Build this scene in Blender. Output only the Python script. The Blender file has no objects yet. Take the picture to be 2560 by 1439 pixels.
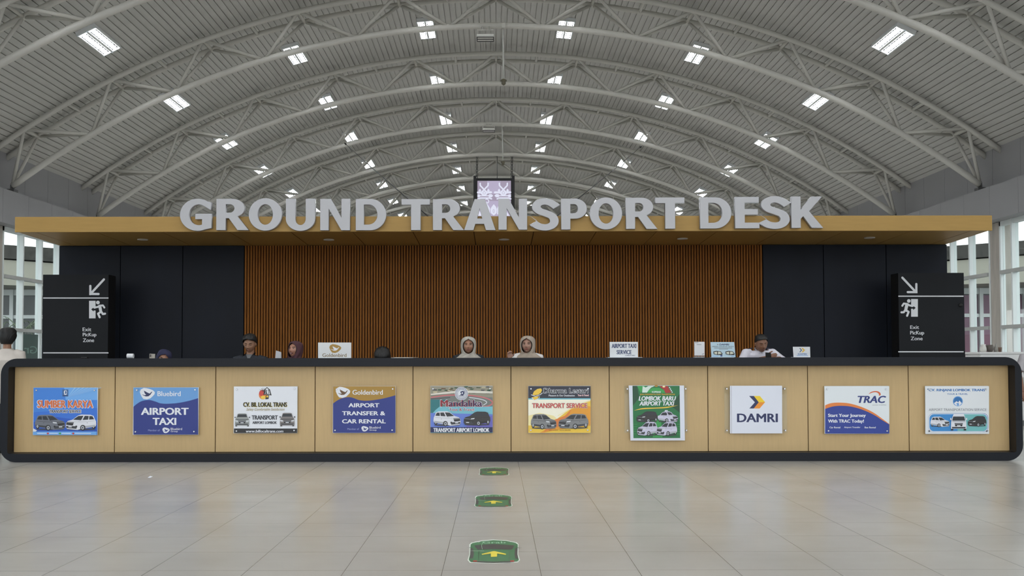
import bpy, bmesh, math, random
from mathutils import Vector, Matrix

random.seed(7)
SC = bpy.context.scene
COL = SC.collection
PI = math.pi

# ------------------------------------------------------------------ camera
FPX = 2600.0                      # focal length in pixels of the 2560 x 1439 frame
PITCH = math.radians(2.0)
ROLL = math.radians(-0.09)
CX = 1241.0
CY = 889.0 - FPX * math.tan(PITCH)
EYE = Vector((0.0, 0.0, 1.315))
cam_data = bpy.data.cameras.new('camera')
cam = bpy.data.objects.new('camera', cam_data)
COL.objects.link(cam)
CAM_ROT = Matrix.Rotation(PI / 2 + PITCH, 3, 'X') @ Matrix.Rotation(ROLL, 3, 'Z')
cam.matrix_world = Matrix.Translation(EYE) @ CAM_ROT.to_4x4()
cam_data.sensor_width = 36.0
cam_data.lens = FPX / 2560.0 * 36.0
cam_data.shift_x = (1280.0 - CX) / 2560.0
cam_data.shift_y = (CY - 719.5) / 2560.0
cam_data.clip_end = 500
SC.camera = cam

# ------------------------------------------------------------------ light and exposure
SC.view_settings.view_transform = 'Standard'
SC.view_settings.look = 'None'
SC.view_settings.exposure = 0.0
SC.view_settings.gamma = 1.0
SC.cycles.use_denoising = True
SC.cycles.max_bounces = 10
SC.cycles.diffuse_bounces = 5
SC.cycles.transparent_max_bounces = 24
SC.cycles.sample_clamp_indirect = 6.0
SC.cycles.caustics_reflective = False
SC.cycles.caustics_refractive = False
world = bpy.data.worlds.new('overcast_sky')
SC.world = world
world.use_nodes = True
wn = world.node_tree.nodes
wbg = wn['Background']
wbg.inputs['Color'].default_value = (0.93, 0.965, 1.0, 1)
wbg.inputs['Strength'].default_value = 2.7


def P(x, y, Y):
    """world point on the plane at depth Y that stands at photo pixel (x, y)"""
    d = CAM_ROT @ Vector(((x - CX) / FPX, (CY - y) / FPX, -1.0))
    return EYE + d * (Y / d.y)


def PF(x, y, Z=0.0):
    d = CAM_ROT @ Vector(((x - CX) / FPX, (CY - y) / FPX, -1.0))
    return EYE + d * ((Z - EYE.z) / d.z)


# ------------------------------------------------------------------ materials
def lin(c):
    return tuple(((v / 255.0) / 12.92 if v / 255.0 <= 0.04045 else ((v / 255.0 + 0.055) / 1.055) ** 2.4) for v in c)


MATS = {}


def mat(name, rgb, rough=0.5, metal=0.0, spec=0.5, noise=0.0, scale=8.0, stretch=None, emit=0.0, coat=0.0):
    if name in MATS:
        return MATS[name]
    m = bpy.data.materials.new(name)
    m.use_nodes = True
    nt = m.node_tree
    b = nt.nodes['Principled BSDF']
    c = lin(rgb)
    b.inputs['Base Color'].default_value = (*c, 1)
    b.inputs['Roughness'].default_value = rough
    b.inputs['Metallic'].default_value = metal
    b.inputs['Specular IOR Level'].default_value = spec
    if coat:
        b.inputs['Coat Weight'].default_value = coat
        b.inputs['Coat Roughness'].default_value = 0.08
    if emit:
        if emit < 2:
            b.inputs['Base Color'].default_value = (0.01, 0.01, 0.012, 1)
        b.inputs['Emission Color'].default_value = (*c, 1)
        b.inputs['Emission Strength'].default_value = emit
    if noise:
        tc = nt.nodes.new('ShaderNodeTexCoord')
        mp = nt.nodes.new('ShaderNodeMapping')
        mp.inputs['Scale'].default_value = stretch or (1, 1, 1)
        nz = nt.nodes.new('ShaderNodeTexNoise')
        nz.inputs['Scale'].default_value = scale
        nz.inputs['Detail'].default_value = 5
        rp = nt.nodes.new('ShaderNodeValToRGB')
        lo = tuple(max(0.0, v * (1 - noise)) for v in c)
        hi = tuple(min(1.0, v * (1 + noise)) for v in c)
        rp.color_ramp.elements[0].position = 0.3
        rp.color_ramp.elements[1].position = 0.7
        rp.color_ramp.elements[0].color = (*lo, 1)
        rp.color_ramp.elements[1].color = (*hi, 1)
        nt.links.new(tc.outputs['Object'], mp.inputs['Vector'])
        nt.links.new(mp.outputs['Vector'], nz.inputs['Vector'])
        nt.links.new(nz.outputs['Fac'], rp.inputs['Fac'])
        nt.links.new(rp.outputs['Color'], b.inputs['Base Color'])
    MATS[name] = m
    return m


def glass_mat(name, tint=(249, 253, 252), gloss=0.10):
    if name in MATS:
        return MATS[name]
    m = bpy.data.materials.new(name)
    m.use_nodes = True
    nt = m.node_tree
    nt.nodes.clear()
    out = nt.nodes.new('ShaderNodeOutputMaterial')
    mx = nt.nodes.new('ShaderNodeMixShader')
    tr = nt.nodes.new('ShaderNodeBsdfTransparent')
    gl = nt.nodes.new('ShaderNodeBsdfGlossy')
    lw = nt.nodes.new('ShaderNodeLayerWeight')
    lw.inputs['Blend'].default_value = 0.5
    pw = nt.nodes.new('ShaderNodeMath'); pw.operation = 'POWER'
    pw.inputs[1].default_value = 5.0
    ma = nt.nodes.new('ShaderNodeMath'); ma.operation = 'MULTIPLY_ADD'
    ma.inputs[1].default_value = 0.6
    ma.inputs[2].default_value = 0.03
    nt.links.new(lw.outputs['Facing'], pw.inputs[0])
    nt.links.new(pw.outputs[0], ma.inputs[0])
    tr.inputs['Color'].default_value = (*lin(tint), 1)
    gl.inputs['Roughness'].default_value = 0.02
    nt.links.new(ma.outputs[0], mx.inputs['Fac'])
    nt.links.new(tr.outputs[0], mx.inputs[1])
    nt.links.new(gl.outputs[0], mx.inputs[2])
    nt.links.new(mx.outputs[0], out.inputs['Surface'])
    MATS[name] = m
    return m


def floor_mat():
    m = bpy.data.materials.new('stone_tile')
    m.use_nodes = True
    nt = m.node_tree
    b = nt.nodes['Principled BSDF']
    L = nt.links.new
    tc = nt.nodes.new('ShaderNodeTexCoord')
    mp = nt.nodes.new('ShaderNodeMapping')
    mp.inputs['Location'].default_value = (TILE_X0, TILE_Y0, 0)
    L(tc.outputs['Object'], mp.inputs['Vector'])
    br = nt.nodes.new('ShaderNodeTexBrick')
    br.offset = 0.0
    br.inputs['Scale'].default_value = 1.0
    br.inputs['Brick Width'].default_value = 0.6
    br.inputs['Row Height'].default_value = 0.6
    br.inputs['Mortar Size'].default_value = 0.0019
    br.inputs['Mortar Smooth'].default_value = 0.2
    br.inputs['Bias'].default_value = 0.0
    br.inputs['Color1'].default_value = (0.47, 0.47, 0.47, 1)
    br.inputs['Color2'].default_value = (0.53, 0.53, 0.53, 1)
    br.inputs['Mortar'].default_value = (0.5, 0.5, 0.5, 1)
    L(mp.outputs['Vector'], br.inputs['Vector'])
    # fine horizontal veins and broad clouds
    mp2 = nt.nodes.new('ShaderNodeMapping')
    mp2.inputs['Scale'].default_value = (0.9, 4.0, 1)
    L(tc.outputs['Object'], mp2.inputs['Vector'])
    n1 = nt.nodes.new('ShaderNodeTexNoise')
    n1.inputs['Scale'].default_value = 2.2
    n1.inputs['Detail'].default_value = 8
    L(mp2.outputs['Vector'], n1.inputs['Vector'])
    n2 = nt.nodes.new('ShaderNodeTexNoise')
    n2.inputs['Scale'].default_value = 0.9
    n2.inputs['Detail'].default_value = 4
    L(tc.outputs['Object'], n2.inputs['Vector'])
    add = nt.nodes.new('ShaderNodeMath'); add.operation = 'MULTIPLY_ADD'
    add.inputs[1].default_value = 0.25
    L(n1.outputs['Fac'], add.inputs[0]); L(n2.outputs['Fac'], add.inputs[2])
    a2 = nt.nodes.new('ShaderNodeMath'); a2.operation = 'ADD'
    L(add.outputs[0], a2.inputs[0]); L(br.outputs['Color'], a2.inputs[1])
    rp = nt.nodes.new('ShaderNodeValToRGB')
    rp.color_ramp.elements[0].position = 0.0
    rp.color_ramp.elements[1].position = 1.0
    sc = nt.nodes.new('ShaderNodeMapRange')
    sc.inputs['From Min'].default_value = 0.7
    sc.inputs['From Max'].default_value = 1.55
    L(a2.outputs[0], sc.inputs['Value'])
    rp.color_ramp.elements[0].color = (*lin((165, 161, 156)), 1)
    rp.color_ramp.elements[1].color = (*lin((182, 178, 172)), 1)
    L(sc.outputs['Result'], rp.inputs['Fac'])
    mx = nt.nodes.new('ShaderNodeMix'); mx.data_type = 'RGBA'
    L(br.outputs['Fac'], mx.inputs['Factor'])
    L(rp.outputs['Color'], mx.inputs[6])
    mx.inputs[7].default_value = (*lin((92, 88, 84)), 1)
    L(mx.outputs[2], b.inputs['Base Color'])
    rr = nt.nodes.new('ShaderNodeMapRange')
    rr.inputs['From Min'].default_value = 0.3
    rr.inputs['From Max'].default_value = 0.7
    rr.inputs['To Min'].default_value = 0.22
    rr.inputs['To Max'].default_value = 0.27
    L(n2.outputs['Fac'], rr.inputs['Value'])
    L(rr.outputs['Result'], b.inputs['Roughness'])
    b.inputs['Specular IOR Level'].default_value = 0.5
    return m


def wood_mat(name, rgb, axis=(40, 1, 1), amt=0.12, rough=0.6):
    m = mat(name, rgb, rough=rough, spec=0.15, noise=amt, scale=3.0, stretch=axis)
    return m


# ------------------------------------------------------------------ mesh helpers
def link(o, parent=None):
    COL.objects.link(o)
    if parent is not None:
        o.parent = parent
    return o


def obj(name, bm, m, parent=None, smooth=False, recalc=True):
    if recalc:
        bmesh.ops.recalc_face_normals(bm, faces=bm.faces)
    me = bpy.data.meshes.new(name)
    bm.to_mesh(me)
    bm.free()
    for mm in (m if isinstance(m, (list, tuple)) else [m]):
        me.materials.append(mm)
    if smooth:
        me.shade_smooth()
    o = bpy.data.objects.new(name, me)
    return link(o, parent)


def empty(name, loc=(0, 0, 0)):
    o = bpy.data.objects.new(name, None)
    o.location = loc
    o.empty_display_size = 0.2
    return link(o)


def tag(o, label, cat, group=None, kind=None):
    o['label'] = label
    o['category'] = cat
    if group:
        o['group'] = group
    if kind:
        o['kind'] = kind
    return o


def struct(o, label=None, cat=None):
    o['kind'] = 'structure'
    if label:
        o['label'] = label
    if cat:
        o['category'] = cat
    return o


def box(bm, x0, x1, y0, y1, z0, z1, mi=0):
    v = [bm.verts.new((x, y, z)) for z in (z0, z1) for y in (y0, y1) for x in (x0, x1)]
    for q in ((0, 1, 3, 2), (4, 6, 7, 5), (0, 4, 5, 1), (2, 3, 7, 6), (0, 2, 6, 4), (1, 5, 7, 3)):
        f = bm.faces.new([v[i] for i in q])
        f.material_index = mi
    return v


def boxes(*lst):
    bm = bmesh.new()
    for b in lst:
        box(bm, *b)
    return bm


def bev(bm, w=0.005, seg=2):
    bmesh.ops.bevel(bm, geom=bm.edges[:], offset=w, segments=seg, affect='EDGES', profile=0.5)
    return bm


def prism(bm, poly, y0, y1, mi=0):
    """poly of (x, z) extruded from y0 to y1"""
    a = [bm.verts.new((p[0], y0, p[1])) for p in poly]
    b = [bm.verts.new((p[0], y1, p[1])) for p in poly]
    n = len(poly)
    fs = [bm.faces.new(a), bm.faces.new(b[::-1])]
    for i in range(n):
        fs.append(bm.faces.new((a[i], a[(i + 1) % n], b[(i + 1) % n], b[i])))
    for f in fs:
        f.material_index = mi


def tube(bm, pts, rad, n=10, mi=0, cap=True, squash=None):
    """tube along pts; rad a number, a list of numbers or of (ru, rv); ends rounded a little"""
    pts = [Vector(p) for p in pts]
    k = len(pts)
    rads = rad if isinstance(rad, (list, tuple)) else [rad] * k
    rings = []
    ref = None
    for i, p in enumerate(pts):
        t = (pts[min(i + 1, k - 1)] - pts[max(i - 1, 0)]).normalized()
        if ref is None:
            ref = Vector((0, 0, 1)) if abs(t.z) < 0.9 else Vector((0, 1, 0))
        u = t.cross(ref)
        if u.length < 1e-5:
            u = t.cross(Vector((1, 0, 0)))
        u.normalize()
        v = u.cross(t).normalized()
        ref = v
        r = rads[i]
        ru, rv = r if isinstance(r, (list, tuple)) else (r, r)
        rings.append([bm.verts.new(p + u * (ru * math.cos(2 * PI * j / n)) + v * (rv * math.sin(2 * PI * j / n))) for j in range(n)])
    for a, b in zip(rings, rings[1:]):
        for j in range(n):
            f = bm.faces.new((a[j], a[(j + 1) % n], b[(j + 1) % n], b[j]))
            f.material_index = mi
            f.smooth = True
    if cap:
        for r in (rings[0][::-1], rings[-1]):
            f = bm.faces.new(r)
            f.material_index = mi
    return rings


def ellip(bm, c, r, n=16, m=10, mi=0, M=None):
    c = Vector(c)
    rows = []
    for i in range(1, m):
        th = PI * i / m
        row = []
        for j in range(n):
            ph = 2 * PI * j / n
            p = Vector((r[0] * math.sin(th) * math.cos(ph), r[1] * math.sin(th) * math.sin(ph), r[2] * math.cos(th)))
            row.append(bm.verts.new((M @ p if M else p) + c))
        rows.append(row)
    t = Vector((0, 0, r[2]))
    top = bm.verts.new((M @ t if M else t) + c)
    bot = bm.verts.new((M @ -t if M else -t) + c)
    fs = []
    for j in range(n):
        fs.append(bm.faces.new((top, rows[0][j], rows[0][(j + 1) % n])))
        fs.append(bm.faces.new((bot, rows[-1][(j + 1) % n], rows[-1][j])))
    for a, b in zip(rows, rows[1:]):
        for j in range(n):
            fs.append(bm.faces.new((a[j], b[j], b[(j + 1) % n], a[(j + 1) % n])))
    for f in fs:
        f.material_index = mi
        f.smooth = True


def lathe(bm, prof, c=(0, 0, 0), n=24, mi=0):
    rings = []
    for r, z in prof:
        rings.append([bm.verts.new((c[0] + max(r, 1e-4) * math.cos(2 * PI * j / n), c[1] + max(r, 1e-4) * math.sin(2 * PI * j / n), c[2] + z)) for j in range(n)])
    for a, b in zip(rings, rings[1:]):
        for j in range(n):
            f = bm.faces.new((a[j], a[(j + 1) % n], b[(j + 1) % n], b[j]))
            f.material_index = mi
            f.smooth = True
    for r in (rings[0][::-1], rings[-1]):
        f = bm.faces.new(r)
        f.material_index = mi


def copy_tree(o, parent=None):
    c = o.copy()
    COL.objects.link(c)
    c.parent = parent
    for ch in list(o.children):
        copy_tree(ch, c)
    return c


# ------------------------------------------------------------------ printed sheets
_txt_cache = {}


def glyphs(text, bold=0.0, shear=0.0, spacing=1.0, lines=1.0):
    key = (text, bold, shear, spacing, lines)
    if key in _txt_cache:
        return _txt_cache[key]
    cu = bpy.data.curves.new('lettering', 'FONT')
    cu.body = text
    cu.offset = bold
    cu.shear = shear
    cu.space_character = spacing
    cu.space_line = lines
    cu.align_x = 'CENTER'
    cu.resolution_u = 3
    o = bpy.data.objects.new('lettering', cu)
    COL.objects.link(o)
    dg = bpy.context.evaluated_depsgraph_get()
    dg.update()
    me = bpy.data.meshes.new_from_object(o.evaluated_get(dg))
    vs = [(v.co.x, v.co.y) for v in me.vertices]
    fs = [tuple(p.vertices) for p in me.polygons]
    bpy.data.objects.remove(o)
    bpy.data.curves.remove(cu)
    bpy.data.meshes.remove(me)
    _txt_cache[key] = (vs, fs)
    return vs, fs


class Print:
    """flat printing on a sheet: coloured shapes in thin layers on one mesh.
    Shapes come in the coordinates of a grid with origin (ox, oy) and scale s that lies on the sheet."""

    def __init__(self, Y, ox, oy, s, to3d=None):
        self.bm = bmesh.new()
        self.mats = []
        self.Y, self.ox, self.oy, self.s = Y, ox, oy, s
        self.n = 0
        self.to3d = to3d

    def mi(self, m):
        if m not in self.mats:
            self.mats.append(m)
        return self.mats.index(m)

    def pt(self, x, y, lift):
        if self.to3d:
            return self.to3d(x, y, lift)
        p = P(self.ox + x / self.s, self.oy + y / self.s, self.Y)
        p.y = self.Y - lift
        return p

    def lift(self):
        self.n += 1
        return 0.0006 + 0.00022 * self.n

    def poly(self, pts, m, lift=None):
        lf = lift if lift is not None else self.lift()
        try:
            f = self.bm.faces.new([self.bm.verts.new(self.pt(x, y, lf)) for x, y in pts])
            f.material_index = self.mi(m)
        except ValueError:
            pass

    def rect(self, x0, y0, x1, y1, m):
        self.poly([(x0, y0), (x1, y0), (x1, y1), (x0, y1)], m)

    def ell(self, cx, cy, rx, ry, m, n=24, a0=0.0, a1=2 * PI):
        self.poly([(cx + rx * math.cos(a0 + (a1 - a0) * i / n), cy + ry * math.sin(a0 + (a1 - a0) * i / n)) for i in range(n)], m)

    def line(self, pts, w, m):
        lf = self.lift()
        for (x0, y0), (x1, y1) in zip(pts, pts[1:]):
            L = math.hypot(x1 - x0, y1 - y0) or 1
            nx, ny = -(y1 - y0) / L * w / 2, (x1 - x0) / L * w / 2
            self.poly([(x0 + nx, y0 + ny), (x1 + nx, y1 + ny), (x1 - nx, y1 - ny), (x0 - nx, y0 - ny)], m, lf)

    def stroke(self, pts, w, m, n=10):
        """thick line with round ends"""
        self.line(pts, w, m)
        for x, y in pts:
            self.ell(x, y, w / 2, w / 2, m, n)

    def text(self, t, x0, y0, x1, y1, m, bold=0.02, shear=0.0, spacing=1.0, halo=None, hw=0.05, flip=False, lines=1.0):
        H = y1 - y0
        if halo is not None:
            h = H * hw * 1.1
            self.impress(t, x0, y0, x1, y1, halo, [(h * math.cos(2 * PI * k / 12), h * math.sin(2 * PI * k / 12)) for k in range(12)], shear, spacing, flip, lines)
        e = bold * 1.15 * H
        sh = [(0, 0)] if bold < 0.008 else [(0, 0), (e, 0), (-e, 0)] + ([(e * .6, e * .35), (-e * .6, e * .35), (e * .6, -e * .35), (-e * .6, -e * .35)] if bold > 0.03 else [])
        self.impress(t, x0 + e * .7, y0, x1 - e * .7, y1, m, sh, shear, spacing, flip, lines)

    def impress(self, t, x0, y0, x1, y1, m, shifts, shear, spacing, flip, lines):
        vs, fs = glyphs(t, 0.0, shear, spacing, lines)
        if not vs:
            return
        ax, bx = min(v[0] for v in vs), max(v[0] for v in vs)
        ay, by = min(v[1] for v in vs), max(v[1] for v in vs)
        lf = self.lift()
        mi = self.mi(m)
        for dx, dy in shifts:
            nv = []
            for v in vs:
                u = (v[0] - ax) / (bx - ax)
                if flip:
                    u = 1 - u
                w = (v[1] - ay) / (by - ay)
                nv.append(self.bm.verts.new(self.pt(x0 + dx + u * (x1 - x0), y1 + dy + w * (y0 - y1), lf)))
            for f in fs:
                try:
                    g = self.bm.faces.new([nv[i] for i in f])
                    g.material_index = mi
                except ValueError:
                    pass
            lf += 0.00001

    def slab(self, x0, y0, x1, y1, th, m):
        """the board itself: a thin box whose front is on the sheet plane"""
        a, b = self.pt(x0, y0, 0), self.pt(x1, y1, 0)
        box(self.bm, a.x, b.x, self.Y, self.Y + th, b.z, a.z, self.mi(m))

    def build(self, name, parent=None):
        bm = self.bm
        me = bpy.data.meshes.new(name)
        bm.to_mesh(me)
        bm.free()
        for m in self.mats:
            me.materials.append(m)
        o = bpy.data.objects.new(name, me)
        return link(o, parent)


def ink(name, rgb, rough=0.35):
    return mat('print_' + name, rgb, rough=rough)


# ------------------------------------------------------------------ depths of the main planes
Y_FRONT = 13.0          # counter front ring
Y_PANEL = 13.17         # recessed tan panels
Y_WALL = 16.5           # partition behind the desk
Z_SOFFIT = P(1241, 612, Y_WALL).z
_d = P(1241, 576, 1.0).z - EYE.z
Y_CAN = (Z_SOFFIT - EYE.z) / _d
W_BEAM, W_WALL, W_WIN, W_COL = 12.95, 13.4, 13.35, 13.30
Z_BEAM0 = EYE.z + 0.2716 * W_BEAM
Z_BEAM1 = EYE.z + 0.3417 * W_BEAM
CROWN, R_CEIL = 11.42, 22.0
Y_NEAR, Y_END = -9.0, 82.0
T0, TS = 27.92, 6.0
TILE_X0 = -(PF(1175, 1152).x)
TILE_Y0 = -(PF(1241, 1424.6).y)

# ================================================================== SETTING
M_DECK = mat('roof_decking', (198, 197, 193), rough=0.55, noise=0.03, scale=1.5)
M_STEEL = mat('painted_steel', (206, 204, 197), rough=0.45, noise=0.03, scale=3)
M_CLAD = mat('grey_cladding', (150, 150, 152), rough=0.5, noise=0.03, scale=0.7)
M_FRAME = mat('white_window_frame', (226, 232, 232), rough=0.4)
M_CONC = mat('bare_concrete', (176, 170, 162), rough=0.85, noise=0.14, scale=2.0, stretch=(3, 3, 0.6))
M_GLASS = glass_mat('window_glass')

bm = bmesh.new()
box(bm, -W_WALL - 0.3, W_WALL + 0.3, Y_NEAR, Y_END, -0.25, 0.0)
struct(obj('floor', bm, floor_mat()), 'polished beige stone tile floor of the hall', 'floor')

bm = bmesh.new()
box(bm, -120, 120, -80, 160, -0.6, -0.28)
struct(obj('ground', bm, mat('asphalt', (120, 120, 118), rough=0.9, noise=0.1)), 'grey paved ground outside the hall', 'ground')


def zceil(x):
    return CROWN - (R_CEIL - math.sqrt(R_CEIL ** 2 - x * x))


# vaulted metal decking with a narrow groove between the boards
bm = bmesh.new()
amax = math.asin((W_WALL + 0.02) / R_CEIL)
nb = 172
prof = []
for i in range(nb):
    a0 = -amax + 2 * amax * i / nb
    a1 = -amax + 2 * amax * (i + 1) / nb
    g = (a1 - a0) * 0.075
    for a, r in ((a0 + g, R_CEIL), (a1 - g, R_CEIL), (a1 - g, R_CEIL + 0.035), (a1 + g, R_CEIL + 0.035)):
        prof.append((r * math.sin(a), CROWN - R_CEIL + r * math.cos(a)))
prof = prof[:-2]
lo = [[bm.verts.new((x, y, z)) for x, z in prof] for y in (Y_NEAR, Y_END)]
for j in range(len(prof) - 1):
    bm.faces.new((lo[0][j], lo[1][j], lo[1][j + 1], lo[0][j + 1]))
up = [[bm.verts.new((x * 1.02, y, z + 0.28)) for x, z in ((prof[k]) for k in range(0, len(prof), 4))] for y in (Y_NEAR, Y_END)]
for j in range(len(up[0]) - 1):
    bm.faces.new((up[0][j], up[0][j + 1], up[1][j + 1], up[1][j]))
struct(obj('ceiling', bm, M_DECK), 'vaulted ceiling of ribbed light grey metal decking', 'ceiling')

for side, s in (('left', -1), ('right', 1)):
    # upper wall above the ledge, panelled, with open joints
    bm = bmesh.new()
    y = Y_NEAR
    xw = s * W_WALL
    zt = zceil(W_WALL) + 0.02
    box(bm, min(xw + s * 0.03, xw + s * 0.25), max(xw + s * 0.03, xw + s * 0.25), Y_NEAR, Y_END, Z_BEAM1 - 0.4, zt + 0.1)
    k = 0
    y = T0 - 6 * 7
    while y < Y_END - 1.5:
        if y >= Y_NEAR:
            box(bm, min(xw, xw + s * 0.03), max(xw, xw + s * 0.03), y + 0.006, y + 1.494, Z_BEAM1 - 0.4, zt)
        y += 1.5
    struct(obj('wall_' + side, bm, M_CLAD), 'upper %s wall of grey panels above the ledge' % side, 'wall')
    bm = bmesh.new()
    xb = s * W_BEAM
    box(bm, min(xb, xb + s * 0.75), max(xb, xb + s * 0.75), Y_NEAR, Y_END, Z_BEAM0, Z_BEAM1)
    y = T0 - 6 * 7 + 0.75
    while y < Y_END:
        if y > Y_NEAR:
            box(bm, min(xb - s * 0.004, xb), max(xb - s * 0.004, xb), y + 0.006, y + 1.494, Z_BEAM0 + 0.004, Z_BEAM1 - 0.004)
        y += 1.5
    struct(obj('trim_1' if s < 0 else 'trim_2', bm, M_CLAD), 'long grey boxed ledge above the %s window wall' % side, 'beam')

# end wall of the hall, far behind the desk
bm = bmesh.new()
box(bm, -W_WALL, W_WALL, Y_END - 0.3, Y_END, 0.0, 9.0)
prism(bm, [(x, zceil(x) + 0.15) for x in [W_WALL - 2 * W_WALL * i / 24 for i in range(25)]] + [(-W_WALL, 6.5), (W_WALL, 6.5)], Y_END - 0.25, Y_END - 0.02)
struct(obj('wall_back', bm, M_CLAD), 'grey end wall of the hall', 'wall')

# columns and window bays
COLY = [27.4 + 6 * k for k in range(-6, 9)]
ncol = 0
nwin = 0
for s in (-1, 1):
    for k, y in enumerate(COLY):
        bm = bmesh.new()
        x0 = s * W_COL
        box(bm, min(x0, x0 + s * 0.5), max(x0, x0 + s * 0.5), y, y + 0.53, 0.0, Z_BEAM0)
        bev(bm, 0.012, 1)
        o = obj('column', bm, M_CONC)
        struct(o, 'bare concrete column on the %s window wall, at roof arch %d' % ('left' if s < 0 else 'right', k + 1), 'column')
    for k in range(len(COLY) - 1):
        ya, yb = COLY[k] + 0.53, COLY[k + 1]
        xw = s * W_WIN
        root = empty('window_%d' % (nwin + 1), (xw, (ya + yb) / 2, 0))
        struct(root, 'tall glazed window bay on the %s side, bay %d from the front' % ('left' if s < 0 else 'right', k + 1), 'window')
        nwin += 1
        bm = bmesh.new()

        def bar(y0, y1, z0, z1, d0=-0.06, d1=0.06):
            xs = sorted((s * d0, s * d1))
            box(bm, xs[0], xs[1], y0 - (ya + yb) / 2, y1 - (ya + yb) / 2, z0, z1)
        bar(ya, ya + 0.07, 0.0, Z_BEAM0)
        bar(yb - 0.07, yb, 0.0, Z_BEAM0)
        my = [ya + 0.07] + [COLY[k] + 1.7 + 1.2 * j for j in range(4)] + [yb - 0.07]
        for j in range(1, 5):
            bar(my[j] - 0.035, my[j] + 0.035, 0.0, Z_BEAM0, -0.09, 0.09)
        bar(ya, yb, Z_BEAM0 - 0.12, Z_BEAM0)
        bar(ya, yb, 0.0, 0.12)
        f = obj('window_frame', bm, M_FRAME, root)
        bm = bmesh.new()
        for z in (2.05, 3.49):
            bar(ya + 0.07, yb - 0.07, z - 0.045, z + 0.045, -0.11, 0.05)
        obj('transom', bm, mat('grey_transom', (176, 178, 176), rough=0.45), root)
        bm = bmesh.new()
        for j in range(5):
            box(bm, s * 0.006 - 0.004, s * 0.006 + 0.004, my[j] - (ya + yb) / 2, my[j + 1] - (ya + yb) / 2, 0.1, Z_BEAM0 - 0.08)
        obj('pane', bm, M_GLASS, root)

# ================================================================== ROOF ARCHES
RB, RT = 21.76, 22.75
ZB = EYE.z + 8.945
ZT = 11.13
DA = 0.117


def pb(k):
    a = DA * k
    return Vector((RB * math.sin(a), 0.0, ZB - RB + RB * math.cos(a)))


def ptop(k, s):
    a = DA * k
    return Vector((RT * math.sin(a), s * 0.43, ZT - RT + RT * math.cos(a)))


arch = empty('roof_arch', (0, T0 - TS, 0))
bm = bmesh.new()
tube(bm, [pb(-5.5 + 11 * i / 66) for i in range(67)], 0.085, 14)
obj('bottom_chord', bm, M_STEEL, arch)
for s in (-1, 1):
    bm = bmesh.new()
    tube(bm, [ptop(-5.42 + 10.84 * i / 66, s) for i in range(67)], 0.072, 12)
    obj('top_chord', bm, M_STEEL, arch)
for k in range(-5, 6):
    for s in (-1, 1):
        for d in (-0.5, 0.5):
            bm = bmesh.new()
            a, b = ptop(k, s), pb(k + d)
            t = (b - a).normalized()
            tube(bm, [a + t * 0.03, b - t * 0.05], 0.045, 10)
            obj('diagonal_brace', bm, M_STEEL, arch)
for i in range(-10, 11):
    bm = bmesh.new()
    k = i / 2
    tube(bm, [ptop(k, -1), ptop(k, 1)], 0.045, 10)
    obj('spacer_bar', bm, M_STEEL, arch)
for s in (-1, 1):
    bm = bmesh.new()
    q = pb(5.5 * s)
    box(bm, q.x - 0.10, q.x + 0.10, -0.12, 0.12, Z_BEAM1 + 0.0005, max(Z_BEAM1 + 0.03, q.z - 0.09))
    box(bm, q.x - 0.012, q.x + 0.012, -0.10, 0.10, Z_BEAM1 + 0.01, q.z + 0.02)
    obj('foot_bracket', bm, mat('dark_steel', (84, 84, 84), rough=0.5), arch)
ORD = ['nearest', 'second', 'third', 'fourth', 'fifth', 'sixth', 'seventh', 'eighth', 'ninth', 'tenth']
for n in range(9):
    o = arch if n == 0 else copy_tree(arch)
    o.location.y = T0 + TS * (n - 1)
    tag(o, 'grey tubular steel roof arch, %s counted from the front' % ORD[n], 'roof truss', 'steel roof arches across the hall')

# ================================================================== CEILING LIGHTS
M_LAMP = mat('lit_tube', (250, 253, 255), emit=62.0)
M_LHOUSE = mat('light_housing', (235, 238, 240), rough=0.35)
M_LOUVRE = mat('louvre_metal', (96, 98, 102), rough=0.5)
LL, LW = 1.7, 0.5
light = empty('ceiling_light')
bm = bmesh.new()
box(bm, -LW / 2, LW / 2, -LL / 2, LL / 2, 0.03, 0.09)
for x0, x1 in ((-LW / 2, -LW / 2 + 0.03), (-0.03, 0.03), (LW / 2 - 0.03, LW / 2)):
    box(bm, x0, x1, -LL / 2, LL / 2, -0.02, 0.03)
for y0, y1 in ((-LL / 2, -LL / 2 + 0.05), (LL / 2 - 0.05, LL / 2)):
    box(bm, -LW / 2, LW / 2, y0, y1, -0.02, 0.03)
obj('housing', bm, M_LHOUSE, light)
for s in (-1, 1):
    bm = bmesh.new()
    xc = s * (LW / 4)
    box(bm, xc - 0.115, xc + 0.115, -LL / 2 + 0.05, LL / 2 - 0.05, 0.006, 0.028)
    lp = obj('lamp_panel', bm, M_LAMP, light)
    bm = bmesh.new()
    for i in range(9):
        y = -LL / 2 + 0.17 + i * (LL - 0.34) / 8
        box(bm, xc - 0.07, xc + 0.07, y - 0.016, y + 0.016, -0.020, 0.004)
    for q in (-0.07, 0.07):
        box(bm, xc + q - 0.012, xc + q + 0.012, -LL / 2 + 0.12, LL / 2 - 0.12, -0.016, 0.004)
    obj('louvre', bm, M_LOUVRE, lp)
first = True
ROWS = {-5: 'unseen row far behind the camera', -4: 'unseen row just behind the camera', -3: 'unseen row just before the camera', -2: 'unseen row above the floor stickers', -1: 'unseen row before the nearest arch'}  # out-of-view rows continuing the pattern, added to light the desk front
LX = [('outermost left', -9.78), ('middle of left slope', -6.12), ('just left of the crown', -2.115),
      ('just right of the crown', 2.115), ('middle of right slope', 6.12), ('outermost right', 9.78)]
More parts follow.
